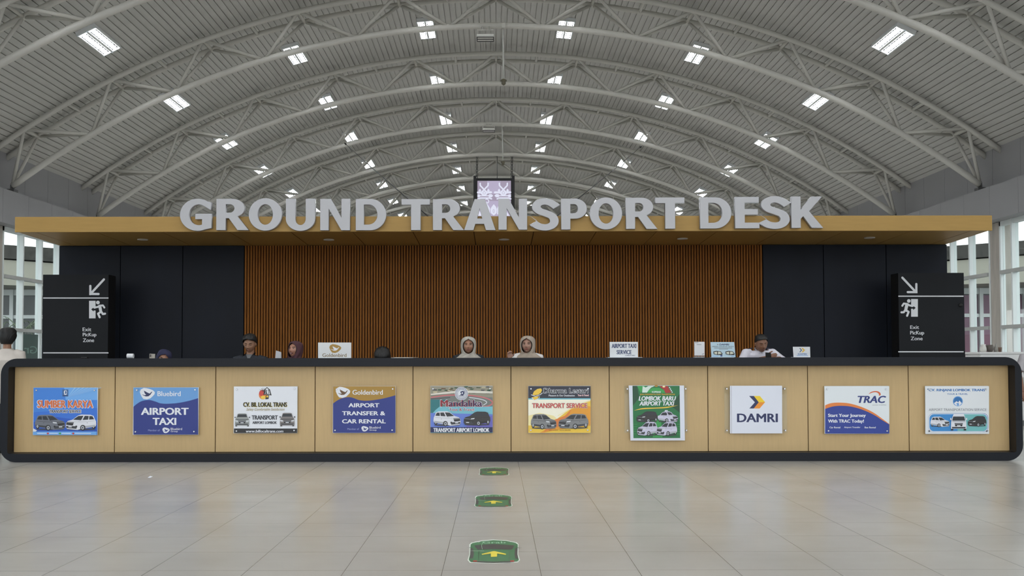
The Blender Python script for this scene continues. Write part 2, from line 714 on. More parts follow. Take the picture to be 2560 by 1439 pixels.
for n in range(-5, 8):
    for nm, x in LX:
        o = light if first else copy_tree(light)
        first = False
        a = math.asin(x / R_CEIL)
        r = R_CEIL - 0.095
        o.location = (r * math.sin(a), 25.3 + TS * n, CROWN - R_CEIL + r * math.cos(a))
        o.rotation_euler = (0, a, 0)
        tag(o, 'lit white ceiling light, %s, %s' % (nm, ORD[n] + ' row from the front' if n >= 0 else ROWS[n]), 'ceiling light', 'ceiling lights between the roof arches')

# ---------------------------------------------------------------- things hung from the arches
M_BLACK = mat('black_metal', (22, 22, 24), rough=0.5)
M_ROD = mat('white_rod', (198, 198, 192), rough=0.5)
for i, (px, n, y0, y1, py1) in enumerate(((1257, 0, 70, 200, 212), (1255.5, 2, 316, 404, 417))):
    Y = T0 + TS * n - 0.02
    a, b, c = P(px, y0, Y), P(px + 2, y1, Y), P(px + 2.5, py1, Y)
    root = empty('hanging_sensor', (b.x, Y, b.z))
    bm = bmesh.new()
    tube(bm, [(a.x - b.x, 0, a.z - b.z), (0, 0, 0)], 0.022, 8)
    obj('rod', bm, M_ROD, root)
    bm = bmesh.new()
    lathe(bm, [(0.03, 0.03), (0.085, 0.0), (0.09, -0.03), (0.05, -0.05), (0.06, -0.07), (0.055, -0.11), (0.02, -0.14)], n=16)
    obj('sensor_head', bm, mat('sensor_olive', (96, 92, 74), rough=0.5), root)
    bm = bmesh.new()
    box(bm, -0.05, 0.05, -0.12, 0.02, a.z - b.z - 0.02, a.z - b.z + 0.1)
    obj('clamp', bm, M_STEEL, root)
    tag(root, 'small round device on a thin rod below the %s roof arch' % ('second' if i == 0 else 'fourth'), 'sensor', 'rod-hung devices under the crown')

for i, (x0, x1, y0, y1, n) in enumerate(((1192, 1235, 75, 100, 0), (1207, 1237, 315, 329, 2))):
    Y = T0 + TS * n - 0.16
    a, b = P(x0, y0, Y), P(x1, y1, Y)
    root = empty('hanging_floodlight', ((a.x + b.x) / 2, Y, b.z))
    w, h = (b.x - a.x) / 2, a.z - b.z
    bm = bmesh.new()
    box(bm, -w, w, -0.28, 0.12, 0.0, 0.085)
    bev(bm, 0.015, 1)
    bd = obj('body', bm, mat('floodlight_grey', (214, 214, 208), rough=0.45), root)
    bm = bmesh.new()
    for q in ((-w, w, -0.28, -0.26), (-w, w, 0.10, 0.12), (-w, -w + 0.02, -0.28, 0.12), (w - 0.02, w, -0.28, 0.12), (-w, w, -0.09, -0.07)):
        box(bm, q[0], q[1], q[2], q[3], -0.012, 0.0)
    obj('rim', bm, M_BLACK, bd)
    bm = bmesh.new()
    tube(bm, [(-w + 0.01, 0, 0.05), (-w + 0.01, 0, h), (w - 0.01, 0, h), (w - 0.01, 0, 0.05)], 0.018, 8)
    zt = P(1241, 68 if n == 0 else 309, T0 + TS * n).z - b.z
    tube(bm, [(-w * 0.4, 0, h), (-w * 0.4, 0.1, zt)], 0.012, 6)
    tube(bm, [(w * 0.4, 0, h), (w * 0.4, 0.1, zt)], 0.012, 6)
    obj('bracket', bm, M_STEEL, root)
    tag(root, 'unlit grey floodlight hung in a bracket below the %s roof arch' % ('second' if i == 0 else 'fourth'), 'floodlight', 'floodlights under the crown')

# hanging screen with an ornamental picture
YS = T0 + TS * 3 + 0.1
a, b = P(1187, 445, YS), P(1283.5, 560, YS)
cx = (a.x + b.x) / 2
root = empty('hanging_screen', (cx, YS, b.z))
w, h = (b.x - a.x) / 2, a.z - b.z
bm = bmesh.new()
box(bm, -w, w, 0.0, 0.14, 0, h)
bev(bm, 0.015, 1)
obj('casing', bm, mat('screen_casing', (14, 14, 16), rough=0.4), root)
pr = Print(YS - 0.004, 1140, 360, 7.195)
MS_L = mat('screen_lilac', (168, 156, 178), emit=0.9)
MS_M = mat('screen_lilac_mid', (188, 178, 206), emit=0.9)
MS_W = mat('screen_white', (226, 228, 246), emit=0.95)
pr.slab(385, 660, 990, 1380, 0.004, MS_L)
pr.poly([(560, 662), (800, 662), (800, 850), (680, 900), (560, 850)], MS_M)
pr.rect(385, 1020, 990, 1380, MS_M)
for dx in (0, 345):
    pr.stroke([(435 + dx, 705), (437 + dx, 745), (508 + dx, 820), (560 + dx, 870)], 26, MS_W)
    pr.stroke([(578 + dx, 705), (576 + dx, 745), (505 + dx, 820), (455 + dx, 870)], 26, MS_W)
    for q in (430, 582):
        pr.poly([(q + dx, 800), (q + 26 + dx, 835), (q + dx, 858), (q - 26 + dx, 835)], MS_W)
    pr.stroke([(395 + dx if dx == 0 else 700, 870), (450 + dx, 870), (480 + dx, 900), (535 + dx, 900), (560 + dx, 868), (630 + dx, 868)], 40, MS_W)
    pr.ell(508 + dx, 878, 32, 32, MS_W)
    pr.ell(508 + dx, 878, 24, 24, MS_L)
    pr.ell(508 + dx, 878, 20, 20, MS_W)
    pr.poly([(385 + dx, 905), (420 + dx, 905), (440 + dx, 920), (580 + dx, 920), (600 + dx, 900), (640 + dx, 900), (670 + dx, 928), (640 + dx, 958), (600 + dx, 958), (580 + dx, 938), (440 + dx, 938), (420 + dx, 955), (385 + dx, 955)] if dx == 0 else
            [(990, 905), (950, 905), (930, 920), (780, 920), (762, 900), (720, 900), (690, 928), (720, 958), (762, 958), (780, 938), (930, 938), (950, 955), (990, 955)], MS_W)
    pr.stroke([(395 + dx, 985), (440 + dx, 970), (600 + dx, 970), (640 + dx, 985)], 26, MS_W)
pr.line([(545, 1040), (560, 1060), (585, 1050), (590, 1015), (560, 985), (530, 1000)], 16, MS_W)
pr.poly([(500, 1000), (560, 1070), (610, 1150), (612, 1260), (560, 1160)], MS_W)
pr.poly([(680, 1080), (720, 1130), (735, 1170), (730, 1240), (680, 1285), (625, 1240), (620, 1170), (640, 1130)], MS_W)
pr.ell(678, 1205, 17, 34, MS_M)
pr.ell(678, 1205, 9, 26, MS_W)
pr.poly([(760, 1110), (740, 1160), (740, 1260), (770, 1270)], MS_W)
pr.poly([(880, 1180), (930, 1240), (960, 1290), (890, 1290)], MS_W)
pr.poly([(400, 1170), (440, 1230), (460, 1290), (390, 1290)], MS_W)
o = pr.build('display', root)
o.matrix_parent_inverse = Matrix.Translation(root.location).inverted()
o['label'] = 'lit lilac display with white woven ornament'
for px0, px1 in ((1193, 1192), (1280, 1279.5)):
    t0, t1 = P(px0, 384, YS - 0.05), P(px1, 446, YS - 0.05)
    bm = bmesh.new()
    n = 14
    for i in range(n):
        p = t0.lerp(t1, (i + 0.5) / n) - root.location
        q = 0.035 if i % 2 else 0.018
        L = (t0.z - t1.z) / n * 0.62
        tube(bm, [(p.x - q, p.y, p.z - L), (p.x - q, p.y, p.z + L)], 0.012, 6)
        tube(bm, [(p.x + q, p.y, p.z - L), (p.x + q, p.y, p.z + L)], 0.012, 6)
    obj('chain', bm, M_BLACK, root)
bm = bmesh.new()
for s in (-1, 1):
    box(bm, s * w - 0.06, s * w + 0.06, -0.03, 0.12, h * 0.25, h + 0.1)
obj('side_rail', bm, M_BLACK, root)
bm = bmesh.new()
t0, t1 = P(1243, 390, YS), P(1243, 446, YS)
tube(bm, [t0 - root.location + Vector((0, 0.05, 0)), t1 - root.location + Vector((0, 0.05, 0))], 0.014, 6)
tube(bm, [t0 - root.location + Vector((-0.2, 0.05, 0.02)), t0 - root.location + Vector((0, 0.05, 0))], 0.014, 6)
obj('power_cable', bm, mat('grey_cable', (70, 70, 72), rough=0.6), root)
tag(root, 'square black-framed screen hung on chains from the roof above the desk', 'screen')

for nm, (xa, ya), (xb, yb) in (('left', (862, 358), (1088, 556)), ('right', (1603, 366), (1372, 556))):
    A, B = P(xa, ya, T0 + 2 * TS), P(xb, yb, Y_WALL + 0.25)
    bm = bmesh.new()
    tube(bm, [A, A.lerp(B, 0.03)], 0.03, 8)
    tube(bm, [A, A.lerp(B, 0.5) + Vector((0, 0, -0.02)), B], 0.0095, 6)
    tag(obj('stay_cable', bm, M_BLACK), 'thin black stay cable slanting from the fourth roof arch, on the %s' % nm, 'cable', 'stay cables')

# ================================================================== DESK PARTITION AND CANOPY
M_DARK = mat('dark_stained_panel', (17, 22, 33), rough=0.5, spec=0.22, noise=0.22, scale=1.6, stretch=(1, 1, 0.45))
M_SLAT = wood_mat('slat_timber', (142, 88, 34), axis=(22, 22, 1.2), amt=0.2)
M_SLATBACK = mat('slat_backing', (52, 20, 4), rough=0.7)
M_TANP = mat('tan_laminate', (196, 167, 119), rough=0.42, noise=0.035, scale=40, stretch=(1, 1, 0.08))
M_TAN = mat('tan_laminate_canopy', (174, 140, 80), rough=0.5, spec=0.3, noise=0.04, scale=30, stretch=(0.1, 1, 1))


def X(px, Y):
    return P(px, 800, Y).x


part = empty('desk_partition', (0, Y_WALL, 0))
xl, xr = X(145, Y_WALL), X(2371, Y_WALL)
sl, sr = X(610, Y_WALL), X(1908, Y_WALL)
bm = bmesh.new()
box(bm, xl, xr, 0.06, 0.3, 0.0, Z_SOFFIT - 0.003)
obj('core', bm, M_SLATBACK, part)
seams = [[145, 299.5, 455.5, 609.5], [1908.5, 2060.5, 2217.5, 2371]]
for grp in seams:
    for a, b in zip(grp, grp[1:]):
        bm = bmesh.new()
        box(bm, X(a, Y_WALL) + 0.005, X(b, Y_WALL) - 0.005, 0.0, 0.055, 0.0, Z_SOFFIT - 0.004)
        bev(bm, 0.003, 1)
        obj('dark_panel', bm, M_DARK, part)
bm = bmesh.new()
ns = 189
pitch = (sr - sl) / ns
for i in range(ns):
    x0 = sl + pitch * i + pitch * 0.16
    x1 = x0 + pitch * 0.62
    prism(bm, [(x0, 0.0), (x1, 0.0), (x1, Z_SOFFIT - 0.004), (x0, Z_SOFFIT - 0.004)], 0.0, 0.045)
obj('slat_cladding', bm, M_SLAT, part)
tag(part, 'partition behind the desk, brown timber slats between dark panels', 'partition wall')

can = empty('desk_canopy', (0, Y_CAN, Z_SOFFIT))
fl, fr = X(33.5, Y_CAN), X(2485, Y_CAN)
bl, br_ = xl - 0.02, xr + 0.02
ztop = P(1241, 540, Y_CAN).z - Z_SOFFIT
DW = Y_WALL + 0.3 - Y_CAN
bm = bmesh.new()
box(bm, fl, fr, 0.0, 0.04, -0.012, ztop)
bev(bm, 0.003, 1)
obj('fascia', bm, M_TAN, can)
bm = bmesh.new()
v = [(fl, 0.04), (fr, 0.04), (br_, DW), (bl, DW)]
lo_ = [bm.verts.new((x, y, 0.03)) for x, y in v]
hi_ = [bm.verts.new((x, y, ztop - 0.002)) for x, y in v]
bm.faces.new(lo_); bm.faces.new(hi_[::-1])
for i in range(4):
    bm.faces.new((lo_[i], lo_[(i + 1) % 4], hi_[(i + 1) % 4], hi_[i]))
obj('body', bm, mat('canopy_core', (70, 52, 30), rough=0.6), can)
bm = bmesh.new()
sx = [33.5, 78, 231, 397, 566, 721, 878, 1030, 1184, 1336, 1494, 1647, 1800, 1958, 2122, 2290, 2440, 2485]
for i, (a, b) in enumerate(zip(sx, sx[1:])):
    x0, x1 = X(a, Y_CAN) + 0.006, X(b, Y_CAN) - 0.006
    u0, u1 = (x0 - fl) / (fr - fl), (x1 - fl) / (fr - fl)
    q = [(x0, 0.04), (x1, 0.04), (bl + (br_ - bl) * u1, DW), (bl + (br_ - bl) * u0, DW)]
    a_ = [bm.verts.new((x, y, 0.0)) for x, y in q]
    b_ = [bm.verts.new((x, y, 0.028)) for x, y in q]
    bm.faces.new(a_); bm.faces.new(b_[::-1])
    for j in range(4):
        bm.faces.new((a_[j], a_[(j + 1) % 4], b_[(j + 1) % 4], b_[j]))
obj('soffit', bm, M_TAN, can)
tag(can, 'long tan canopy slab over the desk with a pale front edge', 'canopy')

dl = None
for i, px in enumerate((357, 822, 1260, 1706, 2174)):
    py = (597.5, 598, 597.5, 595.5, 593)[i]
    Yd = None
    t = (P(px, py, 1.0) - EYE)
    Yd = (Z_SOFFIT - EYE.z) / t.z
    p = P(px, py, Yd)
    if dl is None:
        dl = empty('downlight')
        bm = bmesh.new()
        lathe(bm, [(0.055, 0.0), (0.058, -0.012), (0.078, -0.012), (0.08, 0.0)], n=28)
        obj('trim_ring', bm, mat('downlight_ring', (215, 210, 205), rough=0.4), dl)
        bm = bmesh.new()
        lathe(bm, [(0.0, -0.006), (0.056, -0.006), (0.056, 0.0), (0.0, 0.0)], n=28)
        obj('lens', bm, mat('downlight_lens', (150, 146, 142), rough=0.3), dl)
        o = dl
    else:
        o = copy_tree(dl)
    o.location = (p.x, p.y, Z_SOFFIT - 0.0012)
    tag(o, 'round white unlit downlight in the canopy soffit, %s' % (('leftmost, above the left arrow totem'), 'second from the left', 'in the middle of the row', 'second from the right', 'rightmost, above the right arrow totem')[i], 'downlight', 'downlights in the canopy soffit')

# ================================================================== BIG LETTERS ON THE CANOPY EDGE
M_LETTER = mat('white_acrylic_letter', (172, 172, 176), rough=0.22, spec=0.5, coat=0.4)


def arc(cx, cy, rx, ry, a0, a1, n=26):
    return [(cx + rx * math.cos(math.radians(a0 + (a1 - a0) * i / n)), cy + ry * math.sin(math.radians(a0 + (a1 - a0) * i / n))) for i in range(n + 1)]


def pen_path(pts, hx, hy, n=8):
    """outline of a centre line drawn with an elliptical pen"""
    c = []
    q = [pts[0]] + list(pts) + [pts[-1]]
    for i in range(1, len(q) - 2):
        p0, p1, p2, p3 = q[i - 1], q[i], q[i + 1], q[i + 2]
        for j in range(n):
            t = j / n
            c.append(tuple(0.5 * (2 * p1[k] + (p2[k] - p0[k]) * t + (2 * p0[k] - 5 * p1[k] + 4 * p2[k] - p3[k]) * t * t + (3 * p1[k] - p0[k] - 3 * p2[k] + p3[k]) * t ** 3) for k in (0, 1)))
    c.append(pts[-1])
    L, R = [], []
    for i in range(len(c)):
        a, b = c[max(i - 1, 0)], c[min(i + 1, len(c) - 1)]
        dx, dy = (b[0] - a[0]), (b[1] - a[1])
        # normal of the ellipse pen for this direction
        nx, ny = -dy * hx, dx * hy
        m = math.hypot(nx, ny) or 1
        ox, oy = nx / m * hx, ny / m * hy
        L.append((c[i][0] + ox, c[i][1] + oy))
        R.append((c[i][0] - ox, c[i][1] - oy))
    return L + R[::-1]


LET = {
    'T': [[(0, 1), (1, 1), (1, 0.815), (0.68, 0.815), (0.68, 0), (0.335, 0), (0.335, 0.815), (0, 0.815)]],
    'E': [[(0, 0), (0, 1), (0.98, 1), (0.98, 0.815), (0.40, 0.815), (0.40, 0.615), (0.94, 0.615), (0.94, 0.43), (0.40, 0.43), (0.40, 0.185), (1, 0.185), (1, 0)]],
    'N': [[(0, 0), (0, 1), (0.36, 1), (0.71, 0.40), (0.71, 1), (1, 1), (1, 0), (0.71, 0), (0.29, 0.68), (0.29, 0)]],
    'K': [[(0, 0), (0, 1), (0.295, 1), (0.295, 0.58), (0.625, 1), (0.975, 1), (0.56, 0.53), (1, 0), (0.635, 0), (0.37, 0.37), (0.295, 0.29), (0.295, 0)]],
    'A': [[(0, 0), (0.335, 1), (0.665, 1), (1, 0), (0.69, 0), (0.63, 0.20), (0.36, 0.20), (0.30, 0)], [(0.415, 0.375), (0.575, 0.375), (0.495, 0.70)]],
    'O': [arc(0.5, 0.5, 0.5, 0.52, 0, 354, 40), arc(0.5, 0.5, 0.225, 0.325, 0, 354, 40)],
    'D': [[(0, 0), (0, 1)] + arc(0.48, 0.5, 0.52, 0.5, 90, -90, 28), [(0.27, 0.185), (0.27, 0.815)] + arc(0.42, 0.5, 0.29, 0.315, 90, -90, 24)],
    'U': [[(0, 1), (0.325, 1), (0.325, 0.40)] + arc(0.5, 0.37, 0.175, 0.20, 180, 360, 18) + [(0.675, 0.40), (0.675, 1), (1, 1), (1, 0.38)] + arc(0.5, 0.37, 0.5, 0.39, 0, -180, 30)],
    'P': [[(0, 0), (0, 1), (0.52, 1)] + arc(0.55, 0.675, 0.45, 0.325, 80, -90, 22) + [(0.36, 0.35), (0.36, 0)], [(0.36, 0.53), (0.36, 0.82), (0.46, 0.82)] + arc(0.50, 0.675, 0.15, 0.145, 80, -90, 14)],
    'R': [[(0, 0), (0, 1), (0.48, 1)] + arc(0.50, 0.70, 0.37, 0.30, 80, -42, 20) + [(0.66, 0.44), (1, 0), (0.65, 0), (0.385, 0.38), (0.295, 0.38), (0.295, 0)],
          [(0.295, 0.56), (0.295, 0.825), (0.40, 0.825)] + arc(0.42, 0.692, 0.135, 0.132, 85, -90, 14)],
    'G': [[(0.965, 0.90)] + arc(0.55, 0.5, 0.55, 0.52, 56, 294, 40) + [(0.985, 0.075), (0.985, 0.535), (0.475, 0.535), (0.475, 0.355), (0.685, 0.355), (0.685, 0.19)] + arc(0.585, 0.5, 0.295, 0.33, 288, 62, 34) + [(0.93, 0.66), (0.965, 0.66)]],
    'S': [pen_path([(0.93, 0.735), (0.84, 0.80), (0.66, 0.885), (0.45, 0.915), (0.24, 0.86), (0.165, 0.73), (0.27, 0.615), (0.5, 0.54), (0.75, 0.445), (0.84, 0.29), (0.755, 0.15), (0.53, 0.085), (0.28, 0.11), (0.10, 0.195), (0.05, 0.235)], 0.165, 0.105)],
}
sign = empty('roof_sign', (X(1250, Y_CAN), Y_CAN - 0.06, Z_SOFFIT))
YL = Y_CAN - 0.085
SPEC = [('G', 449, 530.5, 497.5, 575.5), ('R', 540, 622, 496.5, 575), ('O', 621, 705, 496.5, 575), ('U', 714, 788, 496, 575.5), ('N', 800, 875, 496.5, 575.5), ('D', 889, 965.5, 496.5, 575.5),
        ('T', 1003.5, 1074.5, 497, 575), ('R', 1082, 1160, 497, 575), ('A', 1160, 1239, 497, 575), ('N', 1246, 1318, 496, 574), ('S', 1330, 1396.5, 496.5, 574.5), ('P', 1403, 1467.5, 496, 573.5),
        ('O', 1474.5, 1555.5, 494.5, 572), ('R', 1565, 1643.5, 493.5, 572), ('T', 1638.5, 1711.5, 493, 571.5), ('D', 1750.5, 1828.5, 492.5, 571), ('E', 1838, 1898.5, 491.5, 570.5), ('S', 1903.5, 1974, 491, 570.5), ('K', 1979, 2058, 490.5, 569.5)]
for ch, x0, x1, y0, y1 in SPEC:
    cu = bpy.data.curves.new('letter_outline', 'CURVE')
    cu.dimensions = '2D'
    cu.fill_mode = 'BOTH'
    a, b = P(x0, y1, YL), P(x1, y0, YL)
    for contour in LET[ch]:
        sp = cu.splines.new('POLY')
        sp.points.add(len(contour) - 1)
        sp.use_cyclic_u = True
        for pt, (u, v) in zip(sp.points, contour):
            pt.co = (a.x + u * (b.x - a.x) - sign.location.x, a.z + v * (b.z - a.z) - sign.location.z, 0, 1)
    cu.extrude = 0.038
    cu.bevel_depth = 0.004
    cu.offset = -0.004
    cu.bevel_resolution = 1
    tmp = bpy.data.objects.new('letter_outline', cu)
    COL.objects.link(tmp)
    dg = bpy.context.evaluated_depsgraph_get()
    me = bpy.data.meshes.new_from_object(tmp.evaluated_get(dg))
    bpy.data.objects.remove(tmp)
    bpy.data.curves.remove(cu)
    me.transform(Matrix.Rotation(PI / 2, 4, 'X'))
    me.name = 'letter'
    me.materials.clear()
    me.materials.append(M_LETTER)
    o = link(bpy.data.objects.new('letter', me), sign)
    o.location.y = 0.02
    o['label'] = 'white letter %s' % ch
tag(sign, 'large white block letters reading GROUND TRANSPORT DESK along the canopy edge', 'sign')

# ================================================================== SERVICE COUNTER
M_NAVY = mat('dark_navy_solid_surface', (13, 17, 26), rough=0.42, spec=0.25, noise=0.18, scale=1.4, stretch=(0.8, 1, 1))
counter = empty('service_counter', (X(1278, Y_FRONT), Y_FRONT, 0))
cxw = counter.location.x
x0, x1 = X(4, Y_FRONT) - cxw, X(2552, Y_FRONT) - cxw
zt, zb = P(1241, 894, Y_FRONT).z, 0.0
ix0, ix1 = X(23, Y_FRONT) - cxw, X(2535, Y_FRONT) - cxw
iz1, iz0 = P(1241, 914.5, Y_FRONT).z, P(1241, 1132, Y_FRONT).z


def rrect(x0, x1, z0, z1, r, n=8):
    pts = []
    for cx, cz, a in ((x1 - r, z0 + r, -90), (x1 - r, z1 - r, 0), (x0 + r, z1 - r, 90), (x0 + r, z0 + r, 180)):
        for i in range(n + 1):
            t = math.radians(a + 90 * i / n)
            pts.append((cx + r * math.cos(t), cz + r * math.sin(t)))
    return pts


outer = rrect(x0, x1, zb, zt, 0.20)
inner = rrect(ix0, ix1, iz0, iz1, 0.025)
bm = bmesh.new()
CD = 0.55
oa = [bm.verts.new((p[0], 0, p[1])) for p in outer]
ia = [bm.verts.new((p[0], 0, p[1])) for p in inner]
ob = [bm.verts.new((p[0], CD, p[1])) for p in outer]
ib = [bm.verts.new((p[0], CD, p[1])) for p in inner]
n = len(outer)
for i in range(n):
    j = (i + 1) % n
    bm.faces.new((oa[i], oa[j], ia[j], ia[i]))
    bm.faces.new((ob[i], ib[i], ib[j], ob[j]))
    bm.faces.new((oa[i], ob[i], ob[j], oa[j]))
    bm.faces.new((ia[i], ia[j], ib[j], ib[i]))
frame = obj('frame', bm, M_NAVY, counter)
bm = bmesh.new()
ye = Y_PANEL - Y_FRONT + 0.02
box(bm, ix0 - 0.01, ix1 + 0.01, ye, ye + 0.04, iz0 - 0.01, iz1 + 0.01)
obj('carcass', bm, mat('carcass_brown', (92, 74, 48), rough=0.7), counter)
ps = [26, 289.5, 540.5, 788.5, 1032.5, 1277, 1522.3, 1768, 2017.2, 2268.5, 2531]
for a, b in zip(ps, ps[1:]):
    bm = bmesh.new()
    xa, xb = X(a, Y_PANEL) - cxw + 0.005, X(b, Y_PANEL) - cxw - 0.005
    if a == 26:
        xa = ix0 + 0.002
    if b == 2531:
        xb = ix1 - 0.002
    box(bm, xa, xb, Y_PANEL - Y_FRONT, Y_PANEL - Y_FRONT + 0.018, iz0 + 0.004, iz1 - 0.004)
    bev(bm, 0.002, 1)
    obj('front_panel', bm, M_TANP, counter)
bm = bmesh.new()
box(bm, x0 + 0.3, x1 - 0.3, CD + 0.001, CD + 0.11, 1.02, 1.05)
obj('work_shelf', bm, M_NAVY, counter)
bm = bmesh.new()
for q in (x0 + 0.5, -3.0, 0.0, 3.0, x1 - 0.5):
    box(bm, q - 0.02, q + 0.02, CD + 0.002, CD + 0.10, 0.0, 1.02)
obj('shelf_support', bm, M_NAVY, counter)
tag(counter, 'long reception counter with rounded dark navy surround and ten tan front panels', 'counter')
ZC = zt

# ================================================================== POSTER BOARDS ON THE COUNTER FRONT
K_WHITE = ink('white', (228, 231, 238))
K_BLACK = ink('black', (22, 22, 24))
K_GREY = ink('grey', (120, 124, 130))
K_DGREY = ink('dark_grey', (58, 60, 66))
K_NAVY = ink('navy', (30, 48, 128))
K_INDIGO = ink('indigo', (22, 34, 84))
K_SKY = ink('sky_blue', (104, 158, 216))
K_BLUE = ink('blue', (66, 132, 220))
K_BLUE2 = ink('blue_pale', (112, 172, 236))
K_BLUE3 = ink('blue_deep', (40, 92, 196))
K_RED = ink('red', (200, 62, 52))
K_ORANGE = ink('orange', (226, 130, 62))
K_YELLOW = ink('yellow', (240, 200, 70))
K_YEL2 = ink('pale_yellow', (246, 232, 170))
K_GOLD = ink('gold', (166, 128, 46))
K_GREEN = ink('green', (22, 112, 60))
K_GREEN2 = ink('bright_green', (54, 158, 78))
K_DGREEN = ink('dark_green', (14, 70, 40))
K_TEAL = ink('teal', (86, 148, 160))
K_TEAL2 = ink('pale_teal', (120, 190, 206))
K_VIOLET = ink('violet', (112, 108, 196))
K_PINK = ink('pink', (206, 110, 116))
K_MAROON = ink('maroon', (140, 30, 44))
K_SILVER = ink('silver', (176, 180, 188))
K_GLASS = ink('car_glass', (40, 44, 50))
K_SHADE = ink('car_shade', (88, 92, 98))
K_BROWN = ink('brown', (96, 66, 34))
K_STONE = ink('stone', (150, 146, 128))
K_LENS = ink('lens', (222, 226, 232))
M_BOLT = mat('bolt_chrome', (190, 192, 196), rough=0.2, metal=1.0)
M_BEDGE = mat('acrylic_edge', (214, 220, 226), rough=0.25)


def car34(pr, x0, y0, x1, y1, body, shade, right=True, sedan=False):
    """a parked people carrier seen from the front quarter, front towards the right (or left)"""
    def T(l):
        return [((x0 + u * (x1 - x0)) if right else (x1 - u * (x1 - x0)), y0 + v * (y1 - y0)) for u, v in l]

    def E(cx, cy, rx, ry, m):
        c = T([(cx, cy)])[0]
        pr.ell(c[0], c[1], rx * (x1 - x0), ry * (y1 - y0), m, 20)
    E(.5, .93, .47, .05, K_DGREY)
    E(.10, .74, .062, .17, K_BLACK)
    if sedan:
        pr.poly(T([(.0, .60), (.01, .44), (.10, .38), (.24, .12), (.36, .05), (.56, .05), (.66, .12), (.80, .38), (.95, .46), (1., .62), (.98, .84), (.92, .93), (.60, .95), (.2, .82), (.03, .74)]), body)
        pr.poly(T([(.14, .38), (.25, .15), (.42, .13), (.50, .40)]), K_GLASS)
        pr.poly(T([(.46, .12), (.62, .13), (.78, .38), (.56, .42)]), K_GLASS)
    else:
        pr.poly(T([(.01, .64), (.02, .42), (.06, .28), (.10, .08), (.20, .01), (.50, .0), (.60, .06), (.78, .32), (.93, .40), (.99, .52), (1., .80), (.95, .91), (.62, .97), (.54, .92), (.18, .80), (.03, .74)]), body)
        pr.poly(T([(.08, .30), (.135, .10), (.385, .08), (.455, .34)]), K_GLASS)
        pr.poly(T([(.425, .075), (.59, .09), (.765, .32), (.50, .36)]), K_GLASS)
        pr.poly(T([(.235, .085), (.255, .085), (.275, .33), (.245, .33)]), body)
    pr.poly(T([(.03, .64), (.40, .72), (.42, .84), (.19, .79), (.04, .72)]), shade)
    pr.line(T([(.08, .40), (.46, .46), (.60, .47)]), (y1 - y0) * .02, shade)
    pr.poly(T([(.50, .37), (.77, .33), (.92, .41), (.62, .46)]), body)
    pr.line(T([(.50, .37), (.62, .46), (.92, .42)]), (y1 - y0) * .018, shade)
    pr.poly(T([(.73, .49), (.97, .46), (.985, .64), (.77, .69)]), K_BLACK)
    pr.line(T([(.74, .54), (.975, .51)]), (y1 - y0) * .02, K_SILVER)
    pr.poly(T([(.585, .46), (.72, .49), (.74, .555), (.62, .54)]), K_LENS)
    pr.poly(T([(.62, .74), (.985, .71), (.98, .84), (.66, .90)]), K_DGREY)
    pr.poly(T([(.63, .70), (.68, .70), (.69, .78), (.64, .79)]), K_BLACK)
    pr.poly(T([(.80, .75), (.91, .74), (.91, .80), (.80, .81)]), K_LENS)
    E(.445, .83, .085, .18, K_BLACK)
    E(.45, .83, .052, .12, K_SILVER)
    E(.45, .83, .020, .05, K_DGREY)
    E(.097, .745, .030, .10, K_SILVER)
    pr.poly(T([(.44, .33), (.50, .33), (.50, .40), (.45, .40)]), body)
    E(.30, .52, .02, .012, K_DGREY)


def carfront(pr, x0, y0, x1, y1, body, shade, van=False):
    def T(l):
        return [(x0 + u * (x1 - x0), y0 + v * (y1 - y0)) for u, v in l]

    def E(cx, cy, rx, ry, m):
        pr.ell(x0 + cx * (x1 - x0), y0 + cy * (y1 - y0), rx * (x1 - x0), ry * (y1 - y0), m, 16)
    for q in (.12, .88):
        pr.poly(T([(q - .06, .8), (q + .06, .8), (q + .06, 1.), (q - .06, 1.)]), K_BLACK)
    if van:
        pr.poly(T([(.14, .16), (.22, .0), (.78, .0), (.86, .16), (.95, .52), (.96, .9), (.04, .9), (.05, .52)]), body)
        pr.poly(T([(.17, .17), (.83, .17), (.88, .42), (.12, .42)]), K_GLASS)
        for q in (.0, .93):
            pr.poly(T([(q, .26), (q + .07, .26), (q + .07, .38), (q, .38)]), body)
    else:
        pr.poly(T([(.14, .28), (.21, .04), (.30, .0), (.70, .0), (.79, .04), (.86, .28), (.95, .45), (.97, .88), (.88, .94), (.12, .94), (.03, .88), (.05, .45)]), body)
        pr.poly(T([(.18, .28), (.24, .07), (.76, .07), (.82, .28)]), K_GLASS)
        for q in (.0, .93):
            pr.poly(T([(q, .27), (q + .09, .25), (q + .09, .36), (q, .34)]), shade)
    pr.poly(T([(.10, .44), (.90, .44), (.86, .50), (.14, .50)]), shade)
    pr.poly(T([(.05, .53), (.24, .57), (.24, .65), (.08, .63)]), K_LENS)
    pr.poly(T([(.95, .53), (.76, .57), (.76, .65), (.92, .63)]), K_LENS)
    pr.poly(T([(.25, .56), (.75, .56), (.70, .75), (.30, .75)]), K_BLACK)
    pr.line(T([(.27, .62), (.73, .62)]), (y1 - y0) * .03, K_SILVER)
    pr.poly(T([(.40, .69), (.60, .69), (.60, .75), (.40, .75)]), K_LENS)
    pr.poly(T([(.08, .79), (.92, .79), (.88, .88), (.12, .88)]), K_DGREY)


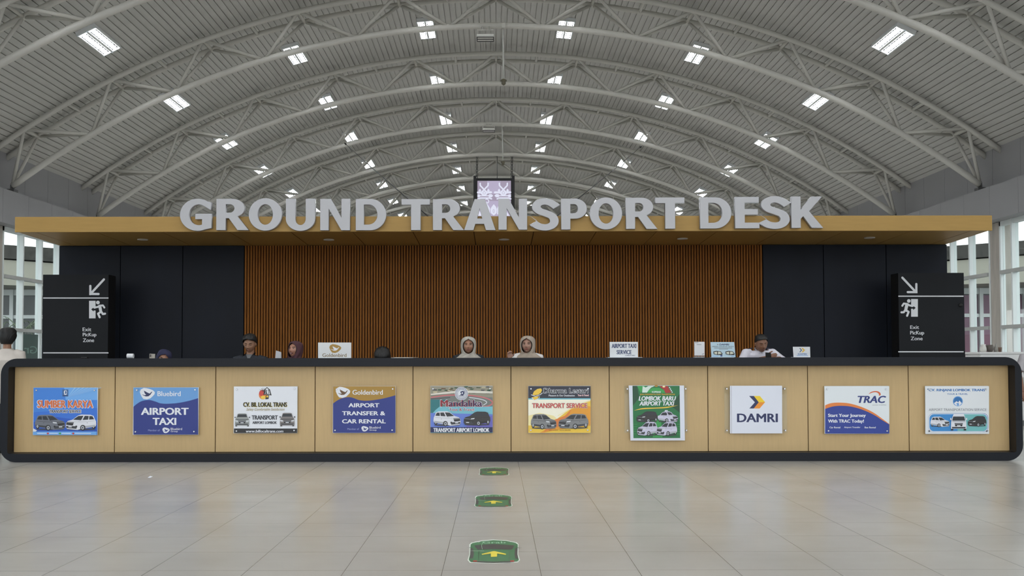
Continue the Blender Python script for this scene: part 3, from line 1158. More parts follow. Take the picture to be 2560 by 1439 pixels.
def bird(pr, cx, cy, w, h, plate, ink_):
    pts = []
    for t, rr in ((-165, .52), (-140, .56), (-115, .54), (-90, .46), (-60, .44), (-35, .50), (-12, .56), (8, .52), (30, .46), (60, .48), (90, .52), (118, .54), (145, .46), (175, .46)):
        pts.append((cx + w * rr * math.cos(math.radians(t)), cy + h * rr * math.sin(math.radians(t))))
    pr.poly(pts, plate)
    q = [(-.22, -.26), (-.02, -.12), (.10, -.04), (.20, .0), (.30, -.14), (.38, -.16), (.32, -.06), (.24, .10), (.10, .24), (-.08, .26), (-.26, .16), (-.36, .06), (-.18, .14), (-.06, .12), (-.16, -.02)]
    pr.poly([(cx + w * u, cy + h * v) for u, v in q], ink_)


def wave(x0, x1, pts, n=40):
    """smooth curve through control points"""
    out = []
    q = [pts[0]] + list(pts) + [pts[-1]]
    for i in range(1, len(q) - 2):
        p0, p1, p2, p3 = q[i - 1], q[i], q[i + 1], q[i + 2]
        for j in range(8):
            t = j / 8
            out.append(tuple(0.5 * (2 * p1[k] + (p2[k] - p0[k]) * t + (2 * p0[k] - 5 * p1[k] + 4 * p2[k] - p3[k]) * t * t + (3 * p1[k] - p0[k] - 3 * p2[k] + p3[k]) * t ** 3) for k in (0, 1)))
    out.append(pts[-1])
    return out


Y_BOARD = Y_PANEL - 0.045


def board(label, ox, oy, s, ext, bolts, draw, boltcol=None, th=0.012):
    x0, y0, x1, y1 = ext
    pr = Print(Y_BOARD, ox, oy, s)
    c = P(ox + (x0 + x1) / 2 / s, oy + y1 / s, Y_BOARD)
    root = empty('poster_board', c)
    pr.slab(x0, y0, x1, y1, th, M_BEDGE)
    draw(pr)
    o = pr.build('poster', root)
    o.matrix_parent_inverse = Matrix.Translation(c).inverted()
    for bx, by in bolts:
        p = P(ox + bx / s, oy + by / s, Y_BOARD) - c
        bm = bmesh.new()
        prof = [(0.0085, 0.0), (0.0105, 0.002), (0.0105, 0.006), (0.007, 0.0065), (0.007, 0.0545)]
        rings = [(r, z - 0.006) for r, z in prof]
        n = 14
        rr = [[bm.verts.new((p.x + r * math.cos(2 * PI * j / n), y - 0.004, p.z + r * math.sin(2 * PI * j / n))) for j in range(n)] for r, y in rings]
        for a, b in zip(rr, rr[1:]):
            for j in range(n):
                bm.faces.new((a[j], a[(j + 1) % n], b[(j + 1) % n], b[j]))
        bm.faces.new(rr[0])
        obj('bolt', bm, M_BOLT, root, smooth=False)
    tag(root, label, 'poster', 'company boards on the counter front')
    return root


def d1(p):
    p.rect(133, 159, 1020, 815, K_BLUE)
    p.poly([(560, 159), (1020, 159), (1020, 330), (580, 330)], K_BLUE2)
    for k in range(7):
        a = 700 + k * 60
        p.poly([(600, 300), (a, 159), (a + 22, 159)], ink('ray', (150, 196, 240)))
    p.poly([(133, 500), (1020, 440), (1020, 760), (133, 720)], ink('blue_mid', (56, 116, 214)))
    p.poly([(133, 640), (400, 560), (1020, 640), (1020, 815), (133, 815)], K_BLUE3)
    p.rect(535, 183, 617, 280, ink('logo_plate', (62, 104, 160)))
    p.ell(578, 222, 22, 30, K_WHITE, 18)
    p.poly([(578, 190), (596, 222), (586, 248), (570, 240)], ink('logo_plate', (62, 104, 160)))
    p.poly([(556, 246), (600, 246), (590, 258), (566, 258)], K_WHITE)
    p.rect(545, 266, 610, 274, K_INDIGO)
    p.text('SUMBER KARYA', 190, 336, 960, 436, ink('sign_red', (196, 62, 54)), 0.05, halo=K_WHITE, hw=0.09)
    p.text('SUMBER KARYA', 192, 338, 958, 434, ink('sign_orange', (214, 120, 66)), 0.015)
    p.text('TRANSPORT SERVICE', 355, 468, 795, 508, K_BLACK, 0.04, halo=K_WHITE, hw=0.12)
    car34(p, 150, 535, 575, 752, ink('car_grey', (112, 116, 126)), K_DGREY)
    car34(p, 585, 532, 1015, 752, ink('car_white', (224, 226, 234)), K_SILVER, right=False)
    p.poly([(133, 722), (190, 752), (160, 775), (133, 775)], K_WHITE)
    p.rect(133, 768, 1020, 815, K_BLUE2)
    for x in (340, 508, 692):
        p.ell(x, 794, 14, 14, K_RED if x != 508 else K_GREEN2, 12)
    for a, b in ((190, 320), (360, 480), (530, 660), (715, 940)):
        p.rect(a, 786, b, 800, ink('small_print', (196, 214, 240)))


def d2(top, cap, member=True):
    def f(p):
        p.rect(1523, 157, 2424, 811, K_NAVY)
        cv = wave(0, 0, [(1523, 425), (1570, 385), (1640, 345), (1740, 330), (1830, 352), (1900, 376), (2000, 382), (2150, 370), (2300, 340), (2424, 304)])
        p.poly([(1523, 157)] + cv + [(2424, 157)], top)
        bird(p, 1712, 240, 200, 158, K_WHITE, cap)
    return f


def d_bluebird(p):
    d2(K_SKY, K_INDIGO)(p)
    p.text('Bluebird', 1858, 208, 2180, 276, K_WHITE, 0.02)
    p.text('AIRPORT', 1630, 440, 2290, 535, K_WHITE, 0.06)
    p.text('TAXI', 1792, 580, 2118, 674, K_WHITE, 0.06)
    p.text('Member of', 1728, 738, 1890, 764, ink('pale_blue', (150, 160, 210)), 0.01)
    bird(p, 1975, 750, 98, 78, K_WHITE, K_NAVY)
    p.text('Bluebird', 2042, 716, 2200, 748, K_WHITE, 0.01)
    p.text('Group', 2042, 754, 2140, 782, K_WHITE, 0.01)


def d_bil(p):
    p.rect(142, 148, 1040, 745, K_WHITE)
    p.rect(142, 742, 1040, 806, K_BLACK)
    p.ell(555, 262, 60, 68, K_ORANGE)
    p.ell(545, 240, 46, 46, K_RED)
    p.ell(560, 300, 36, 26, K_YELLOW)
    for a in (-150, -120, -95, -70, -40):
        p.line([(560, 215), (560 + 60 * math.cos(math.radians(a)), 215 + 50 * math.sin(math.radians(a)))], 5, K_BLACK)
    p.poly([(560, 262), (575, 190), (612, 153), (655, 190), (668, 240), (678, 272), (600, 262)], K_BLACK)
    p.poly([(576, 256), (586, 196), (612, 166), (645, 196), (656, 258)], K_WHITE)
    p.text('BLT', 580, 192, 652, 256, K_BLACK, 0.03)
    p.poly([(596, 268), (640, 268), (636, 322), (590, 328)], K_BLACK)
    p.poly([(604, 276), (632, 276), (630, 300), (602, 300)], K_YELLOW)
    p.text('CV. BIL LOKAL TRANS', 278, 374, 900, 436, ink('lime_edge', (196, 178, 40)), 0.06)
    p.text('CV. BIL LOKAL TRANS', 274, 370, 896, 432, K_BLACK, 0.05)
    p.text('Safety Comfortable Satisfaction', 318, 450, 862, 500, ink('olive', (150, 130, 40)), 0.0, shear=0.4)
    p.text('TRANSPORT', 396, 556, 766, 616, K_DGREY, 0.05)
    p.text('AIRPORT LOMBOK', 406, 640, 752, 676, K_DGREY, 0.05)
    carfront(p, 150, 528, 368, 712, ink('car_pewter', (150, 154, 152)), K_SHADE)
    carfront(p, 790, 520, 1012, 710, ink('car_bronze', (128, 122, 120)), K_DGREY)
    p.text('www.billocaltrans.com', 314, 760, 846, 798, K_WHITE, 0.03, shear=0.15)


def d_golden(p):
    p.rect(1551, 142, 2438, 804, K_NAVY)
    cv = wave(0, 0, [(1551, 388), (1610, 345), (1680, 312), (1780, 297), (1850, 312), (1920, 338), (2020, 348), (2150, 336), (2300, 308), (2438, 270)])
    p.poly([(1551, 142)] + cv + [(2438, 142)], K_GOLD)
    bird(p, 1688, 226, 198, 156, K_WHITE, K_BROWN)
    p.text('Goldenbird', 1828, 194, 2258, 262, K_WHITE, 0.02)
    p.text('AIRPORT', 1770, 384, 2208, 440, K_WHITE, 0.06)
    p.text('TRANSFER &', 1680, 498, 2292, 554, K_WHITE, 0.06)
    p.text('CAR RENTAL', 1680, 612, 2300, 668, K_WHITE, 0.06)
    p.text('Member of', 1756, 736, 1920, 762, ink('pale_blue', (150, 160, 210)), 0.01)
    bird(p, 2002, 745, 96, 76, K_WHITE, K_NAVY)
    p.text('Bluebird', 2068, 712, 2228, 744, K_WHITE, 0.01)
    p.text('Group', 2068, 752, 2170, 780, K_WHITE, 0.01)


def d_mand(p):
    p.rect(150, 140, 1033, 805, K_TEAL)
    p.rect(150, 140, 1033, 300, K_STONE)
    rnd = random.Random(3)
    for i in range(40):
        x, y = rnd.uniform(155, 980), rnd.uniform(142, 235)
        p.poly([(x, y), (x + rnd.uniform(30, 70), y + rnd.uniform(-6, 6)), (x + rnd.uniform(30, 60), y + 16), (x - 5, y + 14)], rnd.choice([K_DGREEN, ink('hill_green', (70, 84, 60)), K_BROWN, ink('sand', (196, 186, 156)), K_DGREY]))
    p.poly([(155, 250), (500, 205), (640, 200), (1033, 215), (1033, 245), (640, 235), (500, 240), (155, 268)], ink('stand_white', (222, 218, 206)))
    p.poly([(150, 300), (420, 272), (1033, 300), (1033, 420), (700, 470), (150, 420)], ink('asphalt_print', (118, 122, 118)))
    p.line(wave(0, 0, [(155, 300), (400, 270), (680, 270), (900, 300), (1010, 345), (1025, 390), (960, 425), (860, 430)]), 16, K_PINK)
    p.line(wave(0, 0, [(700, 300), (880, 330), (950, 370), (900, 410)]), 10, K_WHITE)
    p.line(wave(0, 0, [(155, 320), (300, 312), (430, 300)]), 10, K_DGREY)
    p.poly([(150, 430), (1033, 430), (1033, 560), (150, 560)], K_TEAL2)
    p.poly([(150, 330), (400, 330), (220, 480), (150, 560)], ink('deep_teal', (40, 116, 122)))
    p.poly([(150, 520), (1033, 540), (1033, 725), (150, 725)], ink('periwinkle', (104, 130, 214)))
    p.poly([(700, 620), (1033, 560), (1033, 725), (650, 725)], K_VIOLET)
    p.rect(150, 722, 1033, 796, K_INDIGO)
    p.ell(590, 246, 94, 94, K_WHITE, 30)
    p.ell(590, 246, 86, 86, K_INDIGO, 30)
    p.ell(590, 246, 80, 80, K_WHITE, 30)
    p.ell(590, 246, 56, 56, K_INDIGO, 30)
    p.ell(590, 246, 52, 52, K_WHITE, 30)
    for i in range(22):
        a = 2 * PI * i / 22
        p.ell(590 + 68 * math.cos(a), 246 + 68 * math.sin(a), 5, 7, K_INDIGO, 6)
    p.poly([(570, 224), (600, 208), (632, 216), (632, 250), (610, 270), (572, 262), (590, 244)], K_INDIGO)
    p.ell(604, 238, 10, 12, K_WHITE, 12)
    p.rect(558, 272, 622, 280, K_INDIGO)
    p.text('Mandalika', 292, 338, 886, 430, K_MAROON, 0.05, halo=K_WHITE, hw=0.07)
    p.text('andalika', 418, 342, 884, 426, K_INDIGO, 0.01)
    p.text('Tour & Travel', 415, 452, 768, 490, K_MAROON, 0.03, halo=K_WHITE, hw=0.10)
    car34(p, 188, 496, 580, 708, ink('car_white', (224, 226, 234)), K_SILVER)
    car34(p, 622, 500, 1005, 700, ink('car_black', (46, 44, 44)), K_BLACK, right=False)
    p.text('TRANSPORT AIRPORT LOMBOK', 192, 734, 988, 790, K_WHITE, 0.05)


def d_dharma(p):
    p.rect(1541, 140, 2426, 804, ink('cream', (250, 246, 226)))
    p.poly([(1541, 560), (1700, 520), (1900, 560), (1990, 640), (1880, 804), (1541, 804)], K_YEL2)
    p.poly([(2426, 340), (2426, 804), (1541, 804), (1541, 700), (1840, 690), (2060, 520), (2240, 400)], K_YELLOW)
    p.poly([(2426, 430), (2426, 700), (2100, 740), (1900, 770), (1760, 804), (1700, 804), (2000, 640), (2130, 480), (2300, 410)], ink('amber', (232, 160, 50)))
    p.poly([(1860, 640), (2060, 560), (2160, 470), (2060, 640), (1960, 720), (1760, 790)], K_ORANGE)
    p.line(wave(0, 0, [(1960, 560), (2060, 510), (2200, 420), (2420, 350)]), 10, K_YEL2)
    p.rect(1541, 302, 2426, 330, K_TEAL2)
    p.rect(1541, 140, 2426, 312, ink('night', (34, 38, 54)))
    p.poly([(1600, 262), (1620, 215), (1670, 180), (1720, 172), (1735, 195), (1720, 235), (1680, 262), (1630, 270)], K_YELLOW)
    p.line([(1580, 262), (1640, 285), (1710, 262), (1742, 236)], 9, K_WHITE)
    p.poly([(1592, 300), (1640, 290), (1690, 285), (1670, 320), (1620, 338)], K_YELLOW)
    p.line([(1588, 300), (1625, 342), (1690, 318), (1700, 285)], 7, K_WHITE)
    p.text('Dharma Lestari', 1760, 172, 2390, 238, K_BLACK, 0.03, halo=K_WHITE, hw=0.07)
    p.text('Pleasure Is Our Destination', 1830, 260, 2200, 286, K_WHITE, 0.02)
    p.text('Tour & Travel', 2244, 258, 2398, 282, K_RED, 0.01, halo=K_WHITE, hw=0.08)
    p.text('TRANSPORT SERVICE', 1596, 384, 2378, 450, K_RED, 0.03, halo=ink('shadow_grey', (196, 190, 180)), hw=0.08)
    car34(p, 1572, 536, 1942, 752, ink('car_steel', (130, 132, 134)), K_DGREY)
    car34(p, 1968, 532, 2400, 748, ink('car_steel', (130, 132, 134)), K_DGREY, right=False)
    p.text('NEW AVANZA', 1832, 756, 1966, 772, ink('rust', (150, 90, 30)), 0.02)
    p.text('INOVA REBORN', 1984, 756, 2140, 772, ink('rust', (150, 90, 30)), 0.02)


def d_damri(p):
    p.rect(1621, 137, 2362, 811, ink('paper', (222, 226, 238)))
    p.line([(1641, 137), (1644, 811)], 4, ink('fold', (110, 96, 92)))
    p.poly([(1893, 280), (1960, 280), (2030, 370), (1960, 458), (1896, 458), (1975, 370)], K_INDIGO)
    p.poly([(1960, 280), (2045, 280), (2120, 368), (2030, 370)], ink('signal_yellow', (240, 206, 40)))
    p.poly([(2030, 370), (2120, 368), (2042, 458), (1958, 458)], ink('signal_orange', (236, 146, 40)))
    p.text('DAMRI', 1722, 532, 2300, 650, K_INDIGO, 0.05)


def d_trac(p):
    p.rect(170, 136, 1052, 780, ink('trac_white', (226, 232, 236)))
    top = wave(0, 0, [(178, 395), (260, 366), (380, 358), (520, 372), (680, 420), (830, 490), (960, 580), (1052, 650)])
    bot = wave(0, 0, [(178, 445), (280, 412), (400, 402), (540, 414), (700, 460), (850, 530), (960, 600), (1052, 655)])
    p.poly(top + [(1052, 780), (178, 780)], K_ORANGE)
    p.poly(bot + [(1052, 780), (178, 780)], ink('royal', (38, 60, 146)))
    p.text('TRAC', 622, 268, 1006, 362, ink('royal_text', (34, 52, 120)), 0.06, shear=0.22)
    p.poly(wave(0, 0, [(765, 246), (800, 216), (850, 202), (900, 206), (930, 228), (936, 256)]) + wave(0, 0, [(910, 268), (908, 240), (880, 220), (840, 218), (800, 230), (765, 246)]), ink('trac_orange', (216, 100, 56)))
    p.text('member of ASTRA', 820, 384, 1010, 396, K_GREY, 0.0)
    p.text('Start Your Journey', 218, 510, 732, 566, K_WHITE, 0.04)
    p.text('With TRAC Today!', 218, 588, 706, 644, K_WHITE, 0.04)
    p.text('Car Rental', 238, 684, 384, 708, K_WHITE, 0.03)
    p.text('Airport Transfer', 436, 684, 658, 710, K_WHITE, 0.03)
    p.text('Bus Rental', 716, 684, 866, 708, K_WHITE, 0.03)


def d_rinj(p):
    p.rect(1542, 136, 2410, 782, ink('board_white', (226, 230, 234)))
    p.text('"CV. RINJANI LOMBOK TRANS"', 1570, 170, 2374, 214, ink('heading_blue', (46, 112, 176)), 0.05)
    p.text('TOUR & TRAVEL', 1840, 232, 2122, 252, ink('heading_blue', (46, 112, 176)), 0.04)
    p.ell(1985, 340, 68, 68, K_SKY, 32)
    p.ell(1985, 340, 58, 58, ink('heading_blue', (46, 112, 176)), 32)
    p.poly([(1932, 366), (1968, 338), (1990, 356), (2006, 330), (2040, 366), (2010, 398), (1958, 396)], K_WHITE)
    p.poly([(1985, 400), (1962, 372), (1990, 360), (2004, 384)], K_SKY)
    p.text('AIRPORT TRANSPORTATION SERVICE', 1590, 438, 2374, 472, K_GREY, 0.0)

    def rr(x0, y0, x1, y1, r, m):
        p.poly([(a, b) for a, b in rrect(x0, x1, y0, y1, r)], m)
    rr(1586, 502, 2398, 762, 70, ink('heading_blue', (46, 112, 176)))
    rr(1588, 506, 2392, 760, 68, K_WHITE)
    rr(1598, 516, 2384, 748, 60, ink('panel_blue', (58, 140, 208)))
    p.poly([(1980, 517), (2330, 517), (2370, 545), (2383, 590), (2383, 690), (2360, 735), (2320, 747), (1980, 747)], ink('panel_teal', (116, 188, 190)))
    car34(p, 1608, 550, 1872, 692, ink('car_white', (224, 226, 234)), K_SILVER)
    car34(p, 2118, 540, 2374, 684, ink('car_black', (46, 44, 44)), K_BLACK, right=False)
    carfront(p, 1876, 508, 2106, 736, ink('car_white', (224, 226, 234)), K_SILVER, van=True)
    p.line([(1586, 738), (1600, 752)], 8, K_DGREY)
    p.line([(2370, 748), (2392, 738)], 8, K_DGREY)


S1 = (60, 940, 2560 / 460.0)
S2 = (560, 940, 2560 / 450.0)
S3 = (1050, 940, 2560 / 450.0)
S4 = (1540, 940, 2560 / 450.0)
S5 = (2030, 940, 2560 / 470.0)
board('blue board with a grey and a white car below red SUMBER KARYA lettering, leftmost', *S1, (131, 157, 1022, 818), [(174, 195), (982, 195), (165, 778), (972, 775)], d1)
board('light and navy blue board with a white bird badge, lettered AIRPORT TAXI', *S1, (1521, 155, 2426, 813), [(1572, 192), (2382, 188), (1552, 772), (2366, 768)], d_bluebird)
board('white board with a black bottom band and a car front in each lower corner', *S2, (140, 145, 1042, 808), [(184, 188), (1004, 180), (178, 778), (998, 770)], d_bil)
board('gold and navy board with a white bird badge, lettered TRANSFER & CAR RENTAL', *S2, (1549, 140, 2440, 806), [(2400, 180), (1580, 768), (2392, 765), (1600, 185)], d_golden)
board('race track board with a round seal, a white car and a black car', *S3, (148, 137, 1035, 806), [(186, 178), (996, 176), (186, 764), (994, 764)], d_mand)
board('yellow board with a dark top band and red TRANSPORT SERVICE lettering', *S3, (1539, 138, 2428, 806), [(1578, 178), (2390, 176), (1576, 766), (2384, 764)], d_dharma)
board('white and navy board with an orange curve, lettered Start Your Journey', *S5, (168, 133, 1054, 782), [(206, 174), (1004, 178), (222, 742), (1020, 744)], d_trac)
board('white board with blue heading and three cars in a rounded blue panel, rightmost', *S5, (1540, 133, 2412, 784), [(1590, 178), (2366, 176), (1592, 746), (2376, 746)], d_rinj)

# clear acrylic boards with paper posters taped over them
M_ACRYL = glass_mat('clear_acrylic', (250, 252, 252))


def acrylic(label, S, ext, bolts, paper_name, paper_label, draw, pcat):
    ox, oy, s = S
    x0, y0, x1, y1 = ext
    c = P(ox + (x0 + x1) / 2 / s, oy + y1 / s, Y_BOARD)
    root = empty('acrylic_board', c)
    a, b = P(ox + x0 / s, oy + y0 / s, Y_BOARD) - c, P(ox + x1 / s, oy + y1 / s, Y_BOARD) - c
    bm = bmesh.new()
    box(bm, a.x, b.x, 0.0, 0.008, b.z, a.z)
    obj('pane', bm, M_ACRYL, root)
    for bx, by in bolts:
        p = P(ox + bx / s, oy + by / s, Y_BOARD) - c
        bm = bmesh.new()
        tube(bm, [(p.x, -0.006, p.z), (p.x, 0.0445, p.z)], 0.009, 12)
        obj('bolt', bm, M_BOLT, root)
    tag(root, label, 'acrylic board')
    pr = Print(Y_BOARD - 0.004, ox, oy, s)
    draw(pr)
    o = pr.build(paper_name)
    tag(o, paper_label, pcat, 'company boards on the counter front')
    return o


def d_lombok(p):
    W_ = ink('paper', (222, 226, 238))
    Q = [(180, 131), (968, 131), (980, 912), (205, 914)]
    for k in range(len(Q)):
        pass
    vs = [p.bm.verts.new(p.pt(x, y, 0)) for x, y in Q]
    vb = [p.bm.verts.new(p.pt(x, y, -0.002)) for x, y in Q]
    i = p.mi(W_)
    for f in ([vs[0], vs[1], vs[2], vs[3]], [vb[3], vb[2], vb[1], vb[0]]):
        p.bm.faces.new(f).material_index = i
    for k in range(4):
        p.bm.faces.new((vs[k], vs[(k + 1) % 4], vb[(k + 1) % 4], vb[k])).material_index = i
    p.poly([(234, 136), (904, 136), (914, 878), (248, 880)], K_GREEN)
    p.poly([(234, 136), (300, 136), (330, 300), (240, 420)], K_DGREEN)
    p.poly([(904, 250), (908, 520), (780, 420)], K_DGREEN)
    p.poly([(300, 136), (420, 136), (350, 240)], K_GREEN2)
    p.poly([(380, 140), (420, 160), (460, 140), (548, 140), (500, 160), (470, 190), (440, 232), (372, 232), (375, 190)], ink('mint', (214, 232, 222)))
    p.ell(572, 138, 24, 14, K_GOLD)
    p.poly([(616, 140), (740, 140), (752, 180), (790, 232), (706, 240), (680, 190), (640, 165)], ink('brick_red', (168, 44, 40)))
    p.ell(680, 148, 20, 12, K_YEL2)
    for k in range(4):
        p.ell(762 + k * 12, 160 + k * 22, 8, 10, K_WHITE, 10)
    p.poly([(440, 232), (470, 190), (520, 165), (620, 165), (680, 195), (700, 236)], K_GREEN2)
    p.text('KOPERASI', 512, 210, 634, 236, K_WHITE, 0.03)
    p.text('JASA PARIWISATA DAN TRANSPORTASI', 340, 248, 836, 272, ink('ochre', (200, 160, 50)), 0.05)
    p.text('LOMBOK BARU', 322, 284, 852, 346, K_WHITE, 0.05, shear=0.2)
    p.text('AIRPORT TAXI', 332, 356, 828, 416, K_WHITE, 0.05, shear=0.2)
    p.poly(wave(0, 0, [(250, 488), (380, 452), (560, 446), (720, 434), (884, 412)]) + wave(0, 0, [(884, 412), (720, 450), (560, 458), (380, 468), (250, 488)]), K_YELLOW)
    for k in range(5):
        p.rect(250, 680 + k * 34, 300, 686 + k * 34, K_GREEN2)
        p.rect(860, 680 + k * 34, 908, 686 + k * 34, K_GREEN2)
    p.poly([(560, 620), (640, 620), (660, 870), (520, 870)], K_GREEN2)
    car34(p, 290, 498, 596, 655, ink('car_black', (46, 44, 44)), K_BLACK, right=False)
    car34(p, 590, 490, 880, 655, ink('car_lilac', (206, 204, 226)), K_SILVER, sedan=True)
    p.poly([(690, 482), (730, 480), (735, 494), (692, 496)], K_WHITE)
    car34(p, 298, 648, 594, 846, ink('car_lilac', (206, 204, 226)), K_SILVER, right=False)
    car34(p, 572, 650, 868, 846, ink('car_lilac', (206, 204, 226)), K_SILVER, right=False)


def d_damri_paper(p):
    p.slab(1620, 135, 2365, 812, 0.002, ink('paper', (222, 226, 238)))
    d_damri(p)


acrylic('clear acrylic board behind the green taxi poster', S4, (120, 138, 1016, 800), [(160, 180), (990, 178), (165, 770), (1002, 768)], 'paper_poster',
        'green paper poster with four cars and white margins, hanging below its board', d_lombok, 'poster')
acrylic('clear acrylic board behind the white arrow poster', S4, (1540, 150, 2436, 806), [(1575, 178), (2398, 178), (1578, 770), (2410, 770)], 'paper_poster',
        'white paper poster with a navy, yellow and orange arrow above DAMRI', d_damri_paper, 'poster')

# ================================================================== ARROW TOTEMS
M_TOTEM = mat('totem_charcoal', (23, 25, 29), rough=0.55, spec=0.2, noise=0.06, scale=3)
M_TOTEMS = mat('totem_side_black', (8, 8, 9), rough=0.6)
M_SIGNW = mat('sign_white', (222, 224, 228), rough=0.4)
Y_TOT = 15.5


def totem(label, S, face, side, lines, draw, extra=None):
    ox, oy, s = S
    a = P(ox + face[0] / s, oy + face[1] / s, Y_TOT)
    b = P(ox + face[2] / s, oy + face[1] / s, Y_TOT)
    root = empty('wayfinding_totem', ((a.x + b.x) / 2, Y_TOT, 0))
    w, h = (b.x - a.x) / 2, a.z
    bm = bmesh.new()
    box(bm, -w, w, 0.0, 0.012, 0.0, h)
    obj('front_plate', bm, M_TOTEM, root)
    bm = bmesh.new()
    box(bm, -w + 0.002, w - 0.002, 0.012, 0.30, 0.0, h - 0.002)
    obj('body', bm, M_TOTEMS, root)
    pr = Print(Y_TOT, ox, oy, s)
    for ly in lines:
        pr.rect(face[0] + 2, ly - 9, face[2] - 2, ly + 9, M_SIGNW)
    draw(pr)
    o = pr.build('printed_sign', root)
    o.matrix_parent_inverse = Matrix.Translation(root.location).inverted()
    tag(root, label, 'wayfinding sign')
    return root


def t_left(p):
    p.stroke([(1045, 118), (840, 340)], 36, M_SIGNW, 16)
    p.stroke([(824, 225), (824, 355), (958, 357)], 36, M_SIGNW, 16)
    p.rect(806, 345, 832, 375, M_SIGNW)
    p.rect(804, 468, 910, 754, M_SIGNW)
    p.poly([(838, 608), (878, 576), (878, 594), (945, 596), (945, 626), (878, 626), (878, 644)], M_TOTEM)
    p.ell(948, 496, 30, 30, M_SIGNW)
    p.stroke([(886, 576), (940, 570), (975, 548), (1030, 542), (1054, 578)], 30, M_SIGNW, 14)
    p.poly([(952, 548), (1000, 528), (1022, 660), (980, 676), (964, 600)], M_SIGNW)
    p.stroke([(1000, 640), (1030, 684), (1066, 678)], 34, M_SIGNW, 14)
    p.stroke([(995, 650), (952, 678), (978, 736)], 34, M_SIGNW, 14)
    p.text('Exit', 700, 905, 842, 965, M_SIGNW, 0.025)
    p.text('PicKup', 702, 990, 926, 1066, M_SIGNW, 0.025)
    p.text('Zone', 704, 1082, 888, 1142, M_SIGNW, 0.025)


def t_right(p):
    p.stroke([(224, 148), (425, 362)], 34, M_SIGNW, 16)
    p.stroke([(442, 248), (442, 374), (308, 374)], 34, M_SIGNW, 16)
    p.rect(436, 362, 460, 391, M_SIGNW)
    p.rect(360, 482, 466, 758, M_SIGNW)
    p.poly([(432, 620), (392, 588), (392, 606), (330, 606), (330, 634), (392, 634), (392, 654)], M_TOTEM)
    p.ell(324, 512, 28, 28, M_SIGNW)
    p.stroke([(384, 590), (336, 582), (300, 560), (246, 552), (222, 588)], 30, M_SIGNW, 14)
    p.poly([(322, 560), (274, 540), (248, 668), (290, 684), (310, 610)], M_SIGNW)
    p.stroke([(272, 650), (244, 688), (208, 690)], 32, M_SIGNW, 14)
    p.stroke([(278, 656), (320, 684), (296, 744)], 32, M_SIGNW, 14)
    p.text('Exit', 344, 895, 482, 950, M_SIGNW, 0.025)
    p.text('PicKup', 344, 980, 562, 1054, M_SIGNW, 0.025)
    p.text('Zone', 352, 1070, 538, 1126, M_SIGNW, 0.025)


totem('charcoal exit totem with an arrow pointing down left', (100, 680, 6.54), (50, 40, 1122), None, [422, 1318], t_left)
rt = totem('charcoal exit totem with an arrow pointing down right', (2220, 670, 6.255), (158, 74, 1184), None, [438, 1306], t_right)
q = P(2404.5, 762, Y_TOT) - rt.location
bm = bmesh.new()
lathe(bm, [(0.0, 0.0), (0.03, 0.0), (0.03, 0.012), (0.0, 0.012)], n=16)
bm.transform(Matrix.Translation((q.x - 0.02, -0.001, q.z)) @ Matrix.Rotation(PI / 2, 4, 'X'))
obj('lock', bm, M_TOTEMS, rt)

# ================================================================== FLOOR STICKERS
FS = (1100, 1140, 1348 / 280.0)


def fl3(x, y, lift):
    p = PF(FS[0] + x / FS[2], FS[1] + y / FS[2], 0.0)
    p.z = lift * 1.2
    return p


ST_G = mat('sticker_green', (62, 116, 74), rough=0.45, noise=0.06, scale=20)
ST_W = mat('sticker_edge', (216, 222, 212), rough=0.45)
ST_D = mat('sticker_dark', (66, 64, 62), rough=0.4, noise=0.15, scale=14)
ST_Y = mat('sticker_yellow', (226, 208, 66), rough=0.5)
ST_M = mat('sticker_mint', (170, 214, 180), rough=0.45)
ST_R = mat('sticker_red', (176, 58, 48), rough=0.5)
pr = Print(0, *FS, to3d=fl3)
pr.poly([(352, 1060), (372, 1040), (500, 1014), (640, 1003), (800, 1012), (925, 1038), (946, 1058), (942, 1180), (962, 1250), (940, 1277), (650, 1292), (360, 1282), (332, 1250), (352, 1180)], ST_W)
pr.poly([(368, 1064), (390, 1046), (505, 1022), (640, 1010), (800, 1019), (910, 1044), (936, 1062), (932, 1182), (950, 1246), (930, 1268), (650, 1284), (370, 1274), (345, 1246), (362, 1182)], ST_G)
pr.poly([(412, 1030), (500, 1020), (470, 1036)], ST_W)
pr.poly([(905, 1032), (812, 1018), (850, 1034)], ST_W)
pr.poly([(412, 1074), (640, 1058), (898, 1074), (862, 1126), (650, 1118), (450, 1124)], ST_D)
pr.poly([(368, 1104), (398, 1110), (408, 1180), (396, 1232), (356, 1230), (364, 1180)], ST_D)
pr.poly([(934, 1104), (906, 1112), (896, 1180), (908, 1236), (942, 1234), (930, 1180)], ST_D)
pr.text('Grab', 515, 1028, 790, 1052, ST_M, 0.01)
pr.poly([(500, 1180), (640, 1146), (660, 1146), (796, 1178), (790, 1190), (688, 1174), (686, 1212), (612, 1215), (612, 1174), (508, 1190)], ST_Y)
pr.poly([(450, 1264), (650, 1272), (856, 1264), (846, 1280), (650, 1284), (460, 1280)], ST_D)
pr.rect(400, 1258, 446, 1274, ST_R)
pr.rect(846, 1258, 892, 1274, ST_R)
pr.line([(463, 1126), (466, 1250)], 4, ST_D)
pr.line([(838, 1150), (832, 1255)], 4, ST_D)
pr.line([(362, 1144), (530, 1148)], 2, ST_W)
pr.line([(510, 1128), (500, 1080), (524, 1020)], 4, ST_M)
pr.line([(328, 1106), (368, 1104)], 5, ST_D)
pr.line([(935, 1104), (986, 1109)], 5, ST_D)
stk = pr.build('floor_sticker')
c0 = PF(1236, 1378)
stk.data.transform(Matrix.Translation(-c0))
stk.location = c0
tag(stk, 'green car-shaped floor sticker with a yellow arrow, nearest to the camera', 'floor sticker', 'car stickers on the floor')
